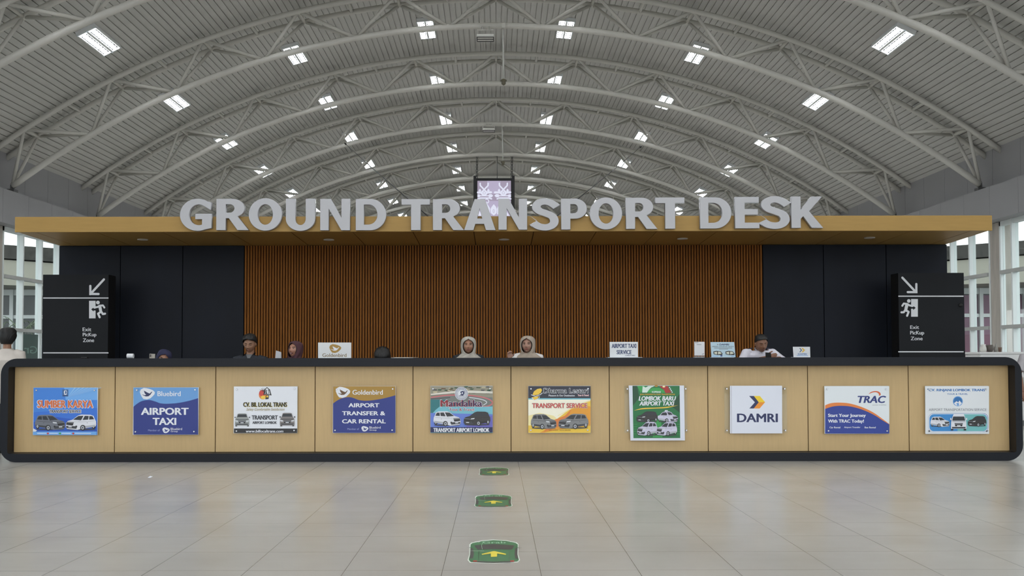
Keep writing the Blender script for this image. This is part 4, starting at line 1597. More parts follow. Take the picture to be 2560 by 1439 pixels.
for (px, py), lb in (((1234.5, 1251.5), 'middle one of the three'), ((1236, 1178), 'the one closest to the counter')):
    o = stk.copy()
    COL.objects.link(o)
    o.location = PF(px, py)
    o['label'] = 'green car-shaped floor sticker with a yellow arrow, ' + lb
p = PF(375.5, 1193)
bm = bmesh.new()
vs = [bm.verts.new((x, y, z)) for x, y, z in ((-.016, -.03, .001), (.014, -.034, .001), (.018, .03, .006), (-.012, .036, .012))]
bm.faces.new(vs)
r = bmesh.ops.extrude_face_region(bm, geom=bm.faces[:])
bmesh.ops.translate(bm, verts=[v for v in r['geom'] if isinstance(v, bmesh.types.BMVert)], vec=(0, 0, 0.002))
o = obj('paper_scrap', bm, K_WHITE)
o.location = p
tag(o, 'tiny white scrap of paper on the floor, left of the stickers', 'paper scrap')

# ================================================================== THINGS ON THE COUNTER TOP
M_PAPER = mat('white_paper', (226, 228, 232), rough=0.7)
M_SIGNCARD = mat('sign_card', (222, 224, 226), rough=0.4)
YT = 13.34


def sheet(name, label, cat, S, quad, th, base, draw, Y=YT, foot=True, group=None):
    """upright card standing on the counter top; quad = its corners in grid coordinates"""
    ox, oy, s = S
    pr = Print(Y, ox, oy, s)
    ps = [pr.pt(x, y, 0) for x, y in quad]
    for p in ps[2:]:
        p.z = ZC + 0.004
    i = pr.mi(base)
    a = [pr.bm.verts.new(p) for p in ps]
    b = [pr.bm.verts.new((p.x, Y + th, p.z)) for p in ps]
    pr.bm.faces.new(a).material_index = i
    pr.bm.faces.new(b[::-1]).material_index = i
    for k in range(4):
        pr.bm.faces.new((a[k], b[k], b[(k + 1) % 4], a[(k + 1) % 4])).material_index = i
    c = Vector(((ps[0].x + ps[1].x) / 2, Y, ZC))
    root = empty(name, c)
    draw(pr)
    o = pr.build('card', root)
    o.matrix_parent_inverse = Matrix.Translation(c).inverted()
    if foot:
        w = (ps[1].x - ps[0].x) / 2
        bm = bmesh.new()
        box(bm, -w * 0.98, w * 0.98, -0.012, 0.10, 0.0, 0.004)
        obj('foot', bm, M_BEDGE, root)
    tag(root, label, cat, group)
    return root


A1 = (290, 820, 2560 / 610.0)
A3 = (1500, 820, 2560 / 560.0)


def c_gold(p):
    bird(p, 2298, 212, 120, 92, K_GOLD, K_WHITE)
    p.text('Goldenbird', 2166, 264, 2418, 302, ink('gold_text', (120, 98, 40)), 0.015)


sheet('table_sign', 'white card with a gold bird badge standing on the counter', 'table sign', A1, [(2120, 150), (2468, 150), (2468, 317), (2120, 317)], 0.006, M_SIGNCARD, c_gold)


def c_taxi(p):
    p.text('AIRPORT TAXI', 134, 178, 414, 226, ink('taxi_blue', (30, 52, 96)), 0.04)
    p.text('SERVICE', 190, 250, 360, 296, ink('taxi_blue', (30, 52, 96)), 0.04)
    p.text('LOMBOK BARU', 288, 304, 400, 316, ink('taxi_blue', (30, 52, 96)), 0.03)


tx = sheet('table_sign', 'white card lettered AIRPORT TAXI SERVICE standing on a pale base plate', 'table sign', A3, [(110, 156), (434, 156), (434, 334), (112, 334)], 0.006, M_SIGNCARD, c_taxi, foot=False)
bm = bmesh.new()
box(bm, -0.215, 0.225, -0.1, 0.12, 0.0, 0.005)
obj('foot', bm, M_BEDGE, tx)


def c_qr(p):
    p.rect(1084, 162, 1124, 168, K_GREY)
    p.rect(1104, 184, 1158, 189, K_GREY)
    p.line([(1166, 298), (1188, 290)], 6, K_GREY)


qr = sheet('payment_stand', 'small clear stand holding a white slip, beside the pale blue flyer', 'display stand', A3, [(1074, 150), (1190, 152), (1198, 340), (1076, 340)], 0.002, M_ACRYL, lambda p: None)
pr = Print(YT - 0.001, *A3)
pr.slab(1078, 156, 1196, 310, 0.0008, M_PAPER)
c_qr(pr)
o = pr.build('slip', qr)
o.matrix_parent_inverse = Matrix.Translation(qr.location).inverted()


def c_flyer(p):
    p.text('DAMRI', 1366, 176, 1474, 196, K_INDIGO, 0.05)
    p.poly([(1336, 176), (1350, 186), (1336, 196), (1342, 186)], K_INDIGO)
    p.poly([(1346, 176), (1358, 186), (1346, 196), (1352, 186)], K_GOLD)
    p.text('AIRPORT TRANSPORT SERVICE', 1280, 204, 1530, 214, K_DGREY, 0.03)
    p.rect(1304, 222, 1510, 228, K_GREY)
    p.rect(1360, 236, 1464, 241, K_GREY)
    for dx in (0, 138):
        p.poly([(1294 + dx, 266), (1330 + dx, 258), (1380 + dx, 264), (1400 + dx, 290), (1396 + dx, 306), (1340 + dx, 306), (1298 + dx, 296)], K_BLACK)
        p.poly([(1304 + dx, 274), (1340 + dx, 266), (1376 + dx, 270), (1390 + dx, 290), (1342 + dx, 300), (1306 + dx, 290)], ink('bus_cream', (214, 214, 196)))
        p.rect(1338 + dx, 262, 1348 + dx, 304, K_BLACK)
    p.rect(1284, 318, 1350, 322, K_SKY)
    p.rect(1376, 308, 1398, 322, K_NAVY)
    p.rect(1500, 316, 1530, 322, K_SKY)


sheet('flyer_stand', 'pale blue flyer with two small dark vehicles standing on the counter', 'flyer', A3, [(1262, 158), (1534, 158), (1550, 336), (1274, 336)], 0.004, mat('flyer_blue', (186, 212, 226), rough=0.4), c_flyer)


def c_damri(p):
    p.poly([(2276, 226), (2290, 226), (2310, 250), (2290, 274), (2276, 274), (2294, 250)], ink('arrow_slate', (96, 112, 136)))
    p.poly([(2300, 226), (2320, 226), (2344, 250), (2322, 274), (2302, 274), (2322, 250)], ink('arrow_yellow', (226, 186, 70)))
    p.text('DAMRI', 2262, 286, 2362, 304, ink('heading_blue', (46, 112, 176)), 0.03)
    p.rect(2248, 310, 2376, 315, K_SKY)


sheet('paper_notice', 'small white paper notice with a yellow arrow, at the right of the seated man', 'notice', A3, [(2204, 212), (2400, 212), (2404, 336), (2212, 336)], 0.0015, M_PAPER, c_damri)

# folded white card
c = P(695, 893, 13.4)
c.z = ZC
root = empty('folded_card', c)
bm = bmesh.new()
for y, s in ((0.0, 1), (0.05, -1)):
    v = [bm.verts.new(p) for p in ((-0.036, y, 0.0), (0.036, y, 0.0), (0.036, 0.025 - s * 0.002, 0.078), (-0.032, 0.025 - s * 0.002, 0.098))]
    bm.faces.new(v)
bmesh.ops.solidify(bm, geom=bm.faces[:], thickness=0.0015)
obj('card', bm, M_PAPER, root)
tag(root, 'small blank white folded card with a slanting top, left of the maroon headscarf', 'card')

# roll of paper
c = P(326, 893, 13.3)
bm = bmesh.new()
prof = [(0.010, -0.04), (0.03, -0.04), (0.03, 0.04), (0.010, 0.04)]
n = 24
rr = [[bm.verts.new((y, r * math.cos(2 * PI * j / n), 0.03 + r * math.sin(2 * PI * j / n))) for j in range(n)] for r, y in prof]
for k in range(4):
    for j in range(n):
        bm.faces.new((rr[k][j], rr[k][(j + 1) % n], rr[(k + 1) % 4][(j + 1) % n], rr[(k + 1) % 4][j]))
o = obj('paper_roll', bm, M_PAPER)
o.location = (c.x, 13.3, ZC + 0.0005)
tag(o, 'small white paper roll lying on the left part of the counter', 'paper roll')
# sheets lying flat
c = P(1008, 893, 13.36)
for k in range(2):
    bm = bmesh.new()
    box(bm, -0.15, 0.13, -0.1, 0.11, 0.0, 0.0035)
    o = obj('document', bm, [M_PAPER, mat('buff_paper', (206, 196, 176), rough=0.7)][k])
    o.location = (c.x + 0.05 * k, 13.36 + 0.01 * k, ZC + 0.0005 + 0.004 * k)
    o.rotation_euler.z = 0.06 - 0.15 * k
    tag(o, ['white sheet lying flat on the counter, beneath a buff sheet', 'buff sheet lying flat on the counter on top of a white one'][k], 'document')
c = P(212, 893, 13.3)
bm = bmesh.new()
box(bm, -0.04, 0.04, -0.03, 0.03, 0, 0.018)
bev(bm, 0.006, 2)
o = obj('stapler', bm, M_BLACK)
o.location = (c.x, 13.3, ZC + 0.0005)
tag(o, 'small black gadget on the counter in front of the left totem', 'gadget')
o.name = 'desk_gadget'

# ================================================================== PEOPLE
def gauss(x, z, cx, cz, sx, sz):
    return math.exp(-((x - cx) / sx) ** 2 - ((z - cz) / sz) ** 2)


def head_taper(z):
    k = max(0.0, -z / 0.115)
    return 1.0 - 0.34 * k ** 1.7


def face_feat(x, z, f):
    d = 0.0
    d += 0.021 * gauss(x, z, 0, -0.020, 0.0105, 0.016)
    d += 0.010 * gauss(x, z, 0, 0.008, 0.009, 0.022)
    d += 0.006 * (gauss(x, z, 0.012, -0.027, 0.008, 0.008) + gauss(x, z, -0.012, -0.027, 0.008, 0.008))
    d -= 0.010 * (gauss(x, z, 0.031, 0.016, 0.016, 0.011) + gauss(x, z, -0.031, 0.016, 0.016, 0.011))
    d += 0.004 * (gauss(x, z, 0.030, 0.036, 0.02, 0.008) + gauss(x, z, -0.030, 0.036, 0.02, 0.008))
    d += 0.005 * f * (gauss(x, z, 0.043, -0.022, 0.02, 0.022) + gauss(x, z, -0.043, -0.022, 0.02, 0.022))
    d += 0.006 * gauss(x, z, 0, -0.057, 0.020, 0.010)
    d -= 0.004 * gauss(x, z, 0, -0.073, 0.02, 0.006)
    d += 0.008 * gauss(x, z, 0, -0.092, 0.018, 0.014)
    return d


def head_surf(x, z, f=1.0):
    """y of the face surface (front = -y) above (x, z)"""
    a = 0.074 * head_taper(z)
    q = max(0.02, 1 - (x / a) ** 2 - (z / 0.117) ** 2)
    k = max(0.0, -z / 0.115)
    return -0.094 * math.sqrt(q) - 0.012 * k - face_feat(x, z, f)


def head_bm(bm, M, f=1.0, ears=True):
    n, m = 72, 54
    rows = []
    for i in range(1, m):
        th = PI * i / m
        row = []
        for j in range(n):
            ph = 2 * PI * j / n
            z = 0.117 * math.cos(th)
            x = 0.074 * math.sin(th) * math.cos(ph) * head_taper(z)
            y = 0.094 * math.sin(th) * math.sin(ph)
            k = max(0.0, -z / 0.115)
            if y < 0:
                w = min(1.0, -y / 0.03)
                y = y - w * (0.012 * k + face_feat(x, z, f))
            else:
                y *= 1.0 - 0.42 * k
            row.append(bm.verts.new(M @ Vector((x, y, z))))
        rows.append(row)
    top, bot = bm.verts.new(M @ Vector((0, 0, 0.117))), bm.verts.new(M @ Vector((0, -0.01, -0.117)))
    for j in range(n):
        bm.faces.new((top, rows[0][j], rows[0][(j + 1) % n]))
        bm.faces.new((bot, rows[-1][(j + 1) % n], rows[-1][j]))
    for a, b in zip(rows, rows[1:]):
        for j in range(n):
            bm.faces.new((a[j], b[j], b[(j + 1) % n], a[(j + 1) % n]))
    if ears:
        for s in (-1, 1):
            R = M.to_3x3() @ Matrix.Rotation(s * 0.45, 3, 'Z')
            ellip(bm, M @ Vector((s * 0.077, 0.008, -0.002)), (0.008, 0.02, 0.031), 14, 10, M=R)


def hand_bm(bm, wrist, fwd, up, side, curl=0.6, spread=0.14, hs=1.0):
    """hand with palm and five fingers. fwd: where the fingers point, up: back of the hand, side: thumb side"""
    f, u, t = Vector(fwd).normalized(), Vector(up).normalized(), Vector(side).normalized()
    w = Vector(wrist)
    R = Matrix((t, f, u)).transposed()
    ellip(bm, w + f * 0.045 * hs, (0.040 * hs, 0.054 * hs, 0.017 * hs), 16, 10, M=R)
    tube(bm, [w - f * 0.03, w + f * 0.02], [0.025 * hs, 0.027 * hs], 10)
    base = [(0.028, 0.080, 0.075), (0.010, 0.088, 0.085), (-0.009, 0.085, 0.078), (-0.027, 0.076, 0.060)]
    for i, (bx, by, L) in enumerate(base):
        c = curl * (0.9 + 0.12 * i)
        p = w + (t * bx + f * by) * hs
        d = (f + t * bx * spread * 20 * 0.14).normalized()
        pts = [p - f * 0.02 * hs, p]
        ang = 0.0
        for seg, k in ((0.42, 0.5), (0.32, 0.8), (0.26, 0.5)):
            ang += c * k
            dd = d * math.cos(ang) - u * math.sin(ang)
            pts.append(pts[-1] + dd * L * seg * hs)
        tube(bm, pts, [0.0095 * hs, 0.0095 * hs, 0.0088 * hs, 0.008 * hs, 0.006 * hs], 8)
    p = w + (t * 0.03 + f * 0.025) * hs
    d = (t * 0.75 + f * 0.65 - u * 0.25).normalized()
    d2 = (t * 0.25 + f * 0.85 - u * 0.45 * (0.5 + curl)).normalized()
    tube(bm, [p - t * 0.02 * hs, p + d * 0.035 * hs, p + d * 0.035 * hs + d2 * 0.03 * hs, p + d * 0.035 * hs + d2 * 0.052 * hs], [0.013 * hs, 0.0115 * hs, 0.010 * hs, 0.007 * hs], 8)


def remesh(name, bm, voxel, m, parent, smooth_it=3):
    bmesh.ops.recalc_face_normals(bm, faces=bm.faces)
    me = bpy.data.meshes.new(name)
    bm.to_mesh(me)
    bm.free()
    o = bpy.data.objects.new(name, me)
    COL.objects.link(o)
    md = o.modifiers.new('r', 'REMESH')
    md.mode = 'VOXEL'
    md.voxel_size = voxel
    md.use_smooth_shade = True
    if smooth_it:
        sm = o.modifiers.new('s', 'SMOOTH')
        sm.factor = 0.5
        sm.iterations = smooth_it
    dg = bpy.context.evaluated_depsgraph_get()
    dg.update()
    me2 = bpy.data.meshes.new_from_object(o.evaluated_get(dg))
    o.modifiers.clear()
    o.data = me2
    me2.name = name
    bpy.data.meshes.remove(me)
    me2.materials.clear()
    me2.materials.append(m)
    me2.shade_smooth()
    o.parent = parent
    return o


def ring_loft(bm, rings, n=28):
    """closed loft through (centre, rx, ry, tilt matrix or None)"""
    rr = []
    for c, rx, ry in rings:
        row = []
        for j in range(n):
            a = 2 * PI * j / n
            ca, sa = math.cos(a), math.sin(a)
            e = 0.82
            row.append(bm.verts.new(Vector(c) + Vector((rx * math.copysign(abs(ca) ** e, ca), ry * math.copysign(abs(sa) ** e, sa), 0))))
        rr.append(row)
    for a, b in zip(rr, rr[1:]):
        for j in range(n):
            bm.faces.new((a[j], a[(j + 1) % n], b[(j + 1) % n], b[j]))
    bm.faces.new(rr[0][::-1])
    bm.faces.new(rr[-1])


M_HAIR = mat('black_hair', (14, 13, 14), rough=0.55, noise=0.3, scale=60)
M_EYE = mat('eye_white', (208, 204, 200), rough=0.3)
M_IRIS = mat('eye_iris', (26, 18, 14), rough=0.2)
M_BROW = mat('eyebrow_hair', (34, 26, 22), rough=0.8)


def shell(name, M, rings, m, parent, n=48, th=0.006, fold=0.0, rnd=None):
    """cloth or hair shell around the head: rings of (z, rx, ry_front, ry_back, cy, half opening angle in degrees)"""
    bm = bmesh.new()
    rows = []
    for i, (z, rx, ryf, ryb, cy, w) in enumerate(rings):
        row = []
        w = math.radians(w)
        for j in range(n + 1):
            a = w + (2 * PI - 2 * w) * j / n          # 0 = front
            x = rx * math.sin(a)
            ry = ryf if math.cos(a) > 0 else ryb
            y = cy - ry * math.cos(a)
            k = 1.0
            if fold:
                k += fold * math.sin(a * 9 + i * 0.9) * (i / len(rings)) ** 1.5
            zz = z
            if rnd:
                k += rnd.uniform(-0.045, 0.045)
                zz += rnd.uniform(-0.005, 0.005) if i > 1 else 0
            if j == n and w < 1e-6:
                row.append(row[0])
                continue
            row.append(bm.verts.new((x * k, cy + (y - cy) * k, zz)))
        rows.append(row)
    for a, b in zip(rows, rows[1:]):
        for j in range(n):
            q = list(dict.fromkeys((a[j], b[j], b[j + 1], a[j + 1])))
            if len(q) > 2:
                bm.faces.new(q)
    bmesh.ops.remove_doubles(bm, verts=bm.verts, dist=0.0004)
    bmesh.ops.recalc_face_normals(bm, faces=bm.faces)
    me = bpy.data.meshes.new(name)
    bm.to_mesh(me)
    bm.free()
    o = bpy.data.objects.new(name, me)
    COL.objects.link(o)
    so = o.modifiers.new('t', 'SOLIDIFY')
    so.thickness = th
    so.offset = 1.0
    sb = o.modifiers.new('s', 'SUBSURF')
    sb.levels = sb.render_levels = 1
    dg = bpy.context.evaluated_depsgraph_get()
    dg.update()
    me2 = bpy.data.meshes.new_from_object(o.evaluated_get(dg))
    o.modifiers.clear()
    o.data = me2
    bpy.data.meshes.remove(me)
    me2.transform(M)
    me2.name = name
    me2.materials.clear()
    me2.materials.append(m)
    me2.shade_smooth()
    o.parent = parent
    return o


def person(label, x, y, headtop, rz=0.0, female=False, seat=None, lean=0.0, yaw=0.0, pitch=0.0, roll=0.0, skin=(150, 112, 86),
           arms=None, hands=(0.5, 0.5), hair='short', scarf=None, shirt=(40, 42, 48), sleeve='long', trousers=(34, 36, 42), eyes='open', lips=(140, 84, 76),
           collar=False, smile=False, long_shirt=False, inner=None, marks=None):
    root = empty('person', (x, y, 0))
    root.rotation_euler.z = rz
    ms = mat('skin_%d_%d_%d' % skin, skin, rough=0.5, noise=0.05, scale=14)
    mc = mat('cloth_%d_%d_%d' % shirt, shirt, rough=0.8, noise=0.07, scale=9)
    mt = mat('trouser_%d_%d_%d' % trousers, trousers, rough=0.8, noise=0.06)
    W = 0.90 if female else 1.0
    hc = Vector((0, 0, headtop - (0.106 if female else 0.114) - (0.018 if scarf else 0.012)))
    neck = hc + Vector((0, 0.03, -0.132 if female else -0.150))
    if lean:
        hc.y -= 0.20 * lean
        hc.z += 0.0
        neck = hc + Vector((0, 0.10, -0.095))
    if seat is not None:
        hip = Vector((0, 0.0, seat + 0.128))
    else:
        hip = Vector((0, 0.0, headtop * 0.515))
    SZ = Matrix.Diagonal((1.09, 1.0, 0.90, 1.0)) if female else Matrix.Diagonal((1.05, 1.0, 0.97, 1.0))
    M = Matrix.Translation(hc) @ Matrix.Rotation(yaw, 4, 'Z') @ Matrix.Rotation(roll, 4, 'Y') @ Matrix.Rotation(pitch, 4, 'X') @ SZ
    sp = neck - hip
    chest = hip + sp * 0.72 + Vector((0, 0.01, 0))
    waist = hip + sp * 0.30
    shl = hip + sp * (0.93 if female or lean else 0.875)
    L = {-1: Vector((-0.175 * W, 0, 0)) + shl, 1: Vector((0.175 * W, 0, 0)) + shl}
    A = {}
    for s in (-1, 1):
        if arms and arms.get(s):
            A[s] = [Vector(q) for q in arms[s]]
        elif seat is not None:
            A[s] = [L[s] + Vector((s * 0.06, -0.03, -0.27)), L[s] + Vector((s * 0.02, -0.21, -0.36))]
        else:
            A[s] = [L[s] + Vector((s * 0.05, 0.03, -0.28)), L[s] + Vector((s * 0.05, -0.03, -0.53))]
    hx = 0.085
    if seat is not None:
        LG = {s: [hip + Vector((s * hx, -0.02, -0.02)), Vector((s * 0.11, -0.40, hip.z - 0.0)), Vector((s * 0.10, -0.30, max(0.32, hip.z - 0.42)))] for s in (-1, 1)}
    else:
        LG = {s: [hip + Vector((s * hx, 0, -0.03)), Vector((s * 0.095, -0.015 + 0.03 * s, hip.z * 0.52)), Vector((s * 0.10, 0.02 + 0.05 * s, 0.085))] for s in (-1, 1)}
    # one continuous body
    bm = bmesh.new()
    head_bm(bm, M, 1.0 if female else 0.7, ears=scarf is None)
    tube(bm, [M @ Vector((0, 0.018, -0.05)), neck + Vector((0, 0.0, 0.03)), neck + Vector((0, 0, -0.04))], [0.052 * W, 0.054 * W, 0.062 * W], 18)
    ring_loft(bm, [(hip + Vector((0, 0, -0.10)), 0.13 * W, 0.09), (hip, 0.155, 0.105), (waist, 0.135 * W, 0.09), (chest, 0.155 * W, 0.105), (shl + Vector((0, 0, -0.03)), 0.165 * W, 0.085), (shl + Vector((0, 0, 0.025)), 0.12 * W, 0.065), (neck, 0.056, 0.055)])
    for s in (-1, 1):
        e, w = A[s]
        tube(bm, [L[s] + Vector((-s * 0.05, 0, 0)), L[s], L[s].lerp(e, 0.5), e], [0.05, 0.054 * W, 0.046 * W, 0.038 * W], 14)
        tube(bm, [L[s].lerp(e, 0.9), e, e.lerp(w, 0.35), w], [0.037 * W, 0.040 * W, 0.038 * W, 0.026 * W], 14)
        fw = (w - e).normalized()
        side = Vector((-s, 0, 0)) if abs(fw.x) < 0.8 else Vector((0, 0, 1))
        side = (side - fw * side.dot(fw)).normalized()
        upv = fw.cross(side) * (1 if s < 0 else -1)
        if upv.z < -0.3 and seat is not None:
            upv = -upv
        hand_bm(bm, w, fw, upv, side, hands[0 if s < 0 else 1], hs=0.92 if female else 1.0)
        h, k, a = LG[s]
        tube(bm, [h, h.lerp(k, 0.5), k], [0.085, 0.072, 0.055], 14)
        tube(bm, [h.lerp(k, 0.94), k, k.lerp(a, 0.35), a], [0.052, 0.055, 0.052, 0.036], 14)
        tube(bm, [a + Vector((0, 0.04, -0.02)), a + Vector((0, -0.02, -0.03)), a + Vector((0, -0.12, -0.055)), a + Vector((0, -0.17, -0.06))], [0.034, 0.042, 0.036, 0.022], 12)
    body = remesh('body', bm, 0.0055, ms, root, 2)
    # eyes, brows, lips follow the face
    for s in (-1, 1):
        f = 1.0 if female else 0.7
        bm = bmesh.new()
        ex, ez = s * 0.031, 0.013
        ey = head_surf(ex, ez, f)
        if eyes == 'open':
            ellip(bm, M @ Vector((ex, ey + 0.004, ez)), (0.0150, 0.008, 0.0070), 16, 10, 0, M.to_3x3())
            ellip(bm, M @ Vector((ex, ey - 0.0005, ez)), (0.0065, 0.0045, 0.0064), 12, 8, 1, M.to_3x3())
        arcp = []
        for i in range(7):
            u = -1 + 2 * i / 6
            dz = (0.0068 if eyes == 'open' else -0.002) * (1 - u * u) - (0.0 if eyes == 'open' else 0.004)
            px_ = ex + u * 0.0165
            arcp.append(M @ Vector((px_, head_surf(px_, ez + dz, f) - 0.0012 - 0.003 * (1 - u * u), ez + dz)))
        tube(bm, arcp, [0.001, 0.0018, 0.0022, 0.0024, 0.0022, 0.0018, 0.001], 6, 1)
        obj('eye', bm, [M_EYE, M_IRIS], root, recalc=True)
        bm = bmesh.new()
        bp = []
        for i in range(7):
            u = i / 6
            bx = s * (0.013 + 0.036 * u)
            bz = 0.033 + 0.006 * math.sin(PI * min(1, u * 0.85)) - 0.003 * u
            bp.append(M @ Vector((bx, head_surf(bx, bz, f) - 0.001, bz)))
        tube(bm, bp, [0.002, 0.0032, 0.0034, 0.0034, 0.003, 0.0024, 0.001], 6)
        obj('eyebrow', bm, M_BROW, root)
    bm = bmesh.new()
    for i, (z0, r) in enumerate(((-0.0535, 0.0042), (-0.0625, 0.0050))):
        lp = []
        for j in range(9):
            u = -1 + 2 * j / 8
            lx = u * (0.025 if smile else 0.021)
            lz = z0 + (0.004 if smile else 0.0015) * u * u + (0.003 if i else -0.003) * u * u - ((0.004 if i else -0.003) * (1 - u * u) if smile else 0)
            lp.append(M @ Vector((lx, head_surf(lx, lz) - 0.0008, lz)))
        tube(bm, lp, [0.0012] + [r * (1 - 0.25 * abs(-1 + 2 * j / 8)) for j in range(1, 8)] + [0.0012], 8, 0)
    if smile:
        ellip(bm, M @ Vector((0, head_surf(0, -0.058) + 0.0006, -0.058)), (0.016, 0.004, 0.0042), 14, 8, 1, M.to_3x3())
    obj('lips', bm, [mat('lips_%d_%d_%d' % lips, lips, rough=0.4), M_EYE], root)
    # clothes
    bm = bmesh.new()
    g = 0.012
    zb = -0.12 if not long_shirt else -0.20
    ring_loft(bm, [(hip + Vector((0, 0, zb)), 0.165, 0.118), (hip, 0.170, 0.120), (waist, 0.150 * W + g, 0.105), (chest, 0.168 * W + g, 0.120), (shl + Vector((0, 0, -0.025)), 0.18 * W, 0.098), (shl + Vector((0, 0, 0.035)), 0.128 * W, 0.078), (neck + Vector((0, 0, 0.004)), 0.066, 0.066)])
    for s in (-1, 1):
        e, w = A[s]
        tube(bm, [L[s] + Vector((-s * 0.06, 0, 0)), L[s], L[s].lerp(e, 0.55), e if sleeve == 'long' else L[s].lerp(e, 0.82)], [0.068, 0.070 * W, 0.062 * W, 0.056 * W if sleeve == 'long' else 0.066], 16)
        if sleeve == 'long':
            tube(bm, [L[s].lerp(e, 0.85), e, e.lerp(w, 0.5), e.lerp(w, 0.93)], [0.054 * W, 0.056 * W, 0.050 * W, 0.040 * W], 16)
    remesh('shirt', bm, 0.008, mc, root, 4)
    if collar:
        bm = bmesh.new()
        for s in (-1, 1):
            v = [(0.004 * s, -0.085, -0.035), (0.05 * s, -0.085, -0.055), (0.075 * s, -0.05, 0.005), (0.066 * s, 0.02, 0.03), (0.058 * s, 0.02, 0.045), (0.06 * s, -0.035, 0.03)]
            vs = [bm.verts.new(neck + Vector(q)) for q in v]
            bm.faces.new(vs)
        v = [(-0.066, 0.02, 0.03), (-0.058, 0.02, 0.045), (-0.03, 0.062, 0.05), (0.03, 0.062, 0.05), (0.058, 0.02, 0.045), (0.066, 0.02, 0.03), (0.036, 0.072, 0.02), (-0.036, 0.072, 0.02)]
        bm.faces.new([bm.verts.new(neck + Vector(q)) for q in v])
        bmesh.ops.solidify(bm, geom=bm.faces[:], thickness=0.004)
        obj('collar', bm, mc, root)
    if marks:
        for s in (-1, 1):
            bm = bmesh.new()
            c = L[s] + Vector((-s * 0.035, -0.005, 0.062))
            box(bm, -0.05, 0.05, -0.026, 0.026, -0.004, 0.006)
            bev(bm, 0.002, 1)
            bm.transform(Matrix.Translation(c) @ Matrix.Rotation(s * 0.22, 4, 'Y'))
            obj('epaulette', bm, mat('epaulette_navy', (44, 48, 72), rough=0.7), root)
    if inner:
        bm = bmesh.new()
        v = [(-0.045, -0.074, 0.012), (0.045, -0.074, 0.012), (0.01, -0.102, -0.055), (-0.01, -0.102, -0.055)]
        bm.faces.new([bm.verts.new(neck + Vector(q)) for q in v])
        bmesh.ops.solidify(bm, geom=bm.faces[:], thickness=0.004)
        obj('undershirt', bm, mat('inner_%d_%d_%d' % inner, inner, rough=0.8), root)
    bm = bmesh.new()
    ring_loft(bm, [(hip + Vector((0, 0, -0.12)), 0.15, 0.105), (hip + Vector((0, 0, -0.02)), 0.162, 0.112), (hip + Vector((0, 0, 0.08)), 0.15, 0.104)])
    for s in (-1, 1):
        h, k, a = LG[s]
        tube(bm, [h, h.lerp(k, 0.5), k], [0.098, 0.085, 0.070], 16)
        tube(bm, [h.lerp(k, 0.92), k, k.lerp(a, 0.5), k.lerp(a, 0.96)], [0.066, 0.070, 0.066, 0.056], 16)
    remesh('trousers', bm, 0.010, mt, root, 3)
    for s in (-1, 1):
        a = LG[s][2]
        bm = bmesh.new()
        tube(bm, [a + Vector((0, 0.06, -0.035)), a + Vector((0, 0.02, -0.03)), a + Vector((0, -0.10, -0.05)), a + Vector((0, -0.19, -0.062))], [(0.036, 0.03), (0.046, 0.045), (0.047, 0.034), (0.028, 0.018)], 16)
        box(bm, a.x - 0.042, a.x + 0.042, a.y - 0.19, a.y + 0.07, a.z - 0.085, a.z - 0.062)
        obj('shoe', bm, M_BLACK, root)
    # hair or scarf
    rnd = random.Random(int(abs(x) * 100) + 3)
    if scarf:
        col, style = scarf
        msf = mat('scarf_%d_%d_%d' % col, col, rough=0.85, noise=0.06, scale=12)
        R = [(0.139, 0.0006, 0.0006, 0.0006, 0.010, 0), (0.138, 0.020, 0.024, 0.024, 0.010, 0), (0.132, 0.042, 0.050, 0.050, 0.010, 0), (0.121, 0.061, 0.074, 0.072, 0.010, 0), (0.108, 0.074, 0.090, 0.088, 0.010, 0), (0.096, 0.081, 0.098, 0.098, 0.009, 3),
             (0.084, 0.086, 0.100, 0.105, 0.008, 18), (0.065, 0.090, 0.100, 0.112, 0.007, 34), (0.035, 0.092, 0.099, 0.116, 0.006, 45), (0.0, 0.092, 0.099, 0.116, 0.006, 48),
             (-0.035, 0.090, 0.101, 0.113, 0.006, 47), (-0.070, 0.086, 0.106, 0.106, 0.005, 42), (-0.095, 0.083, 0.108, 0.098, 0.004, 34), (-0.110, 0.083, 0.108, 0.094, 0.004, 20), (-0.119, 0.085, 0.106, 0.094, 0.006, 5),
             (-0.126, 0.090, 0.104, 0.094, 0.008, 0)]
        if style == 'drape':
            R += [(-0.14, 0.108, 0.112, 0.098, 0.014, 0), (-0.158, 0.134, 0.122, 0.106, 0.022, 0), (-0.18, 0.164, 0.134, 0.116, 0.030, 0), (-0.205, 0.190, 0.144, 0.124, 0.036, 0), (-0.24, 0.206, 0.152, 0.132, 0.038, 0), (-0.28, 0.212, 0.158, 0.137, 0.04, 0)]
        else:
            R += [(-0.145, 0.094, 0.102, 0.096, 0.014, 0), (-0.17, 0.104, 0.104, 0.100, 0.022, 0), (-0.20, 0.122, 0.112, 0.106, 0.028, 0)]
        shell('headscarf', M, R, msf, root, fold=0.09, th=0.005)
        under = [(0.118, 0.01, 0.01, 0.01, 0.0, 0), (0.112, 0.04, 0.05, 0.05, 0.0, 0), (0.098, 0.058, 0.070, 0.07, 0.0, 4), (0.084, 0.068, 0.082, 0.084, 0.0, 20), (0.065, 0.076, 0.092, 0.096, 0.0, 36), (0.03, 0.080, 0.098, 0.1, 0.0, 46), (-0.02, 0.079, 0.098, 0.1, 0.0, 48), (-0.06, 0.072, 0.096, 0.09, 0.0, 40)]
        under = [(z, a * 0.985, b_ * 0.955, c_ * 0.98, d_, w_) for z, a, b_, c_, d_, w_ in under]
        shell('undercap', M, under, mat('undercap_dark', (30, 26, 26), rough=0.8), root, th=0.003)
    elif hair == 'short':
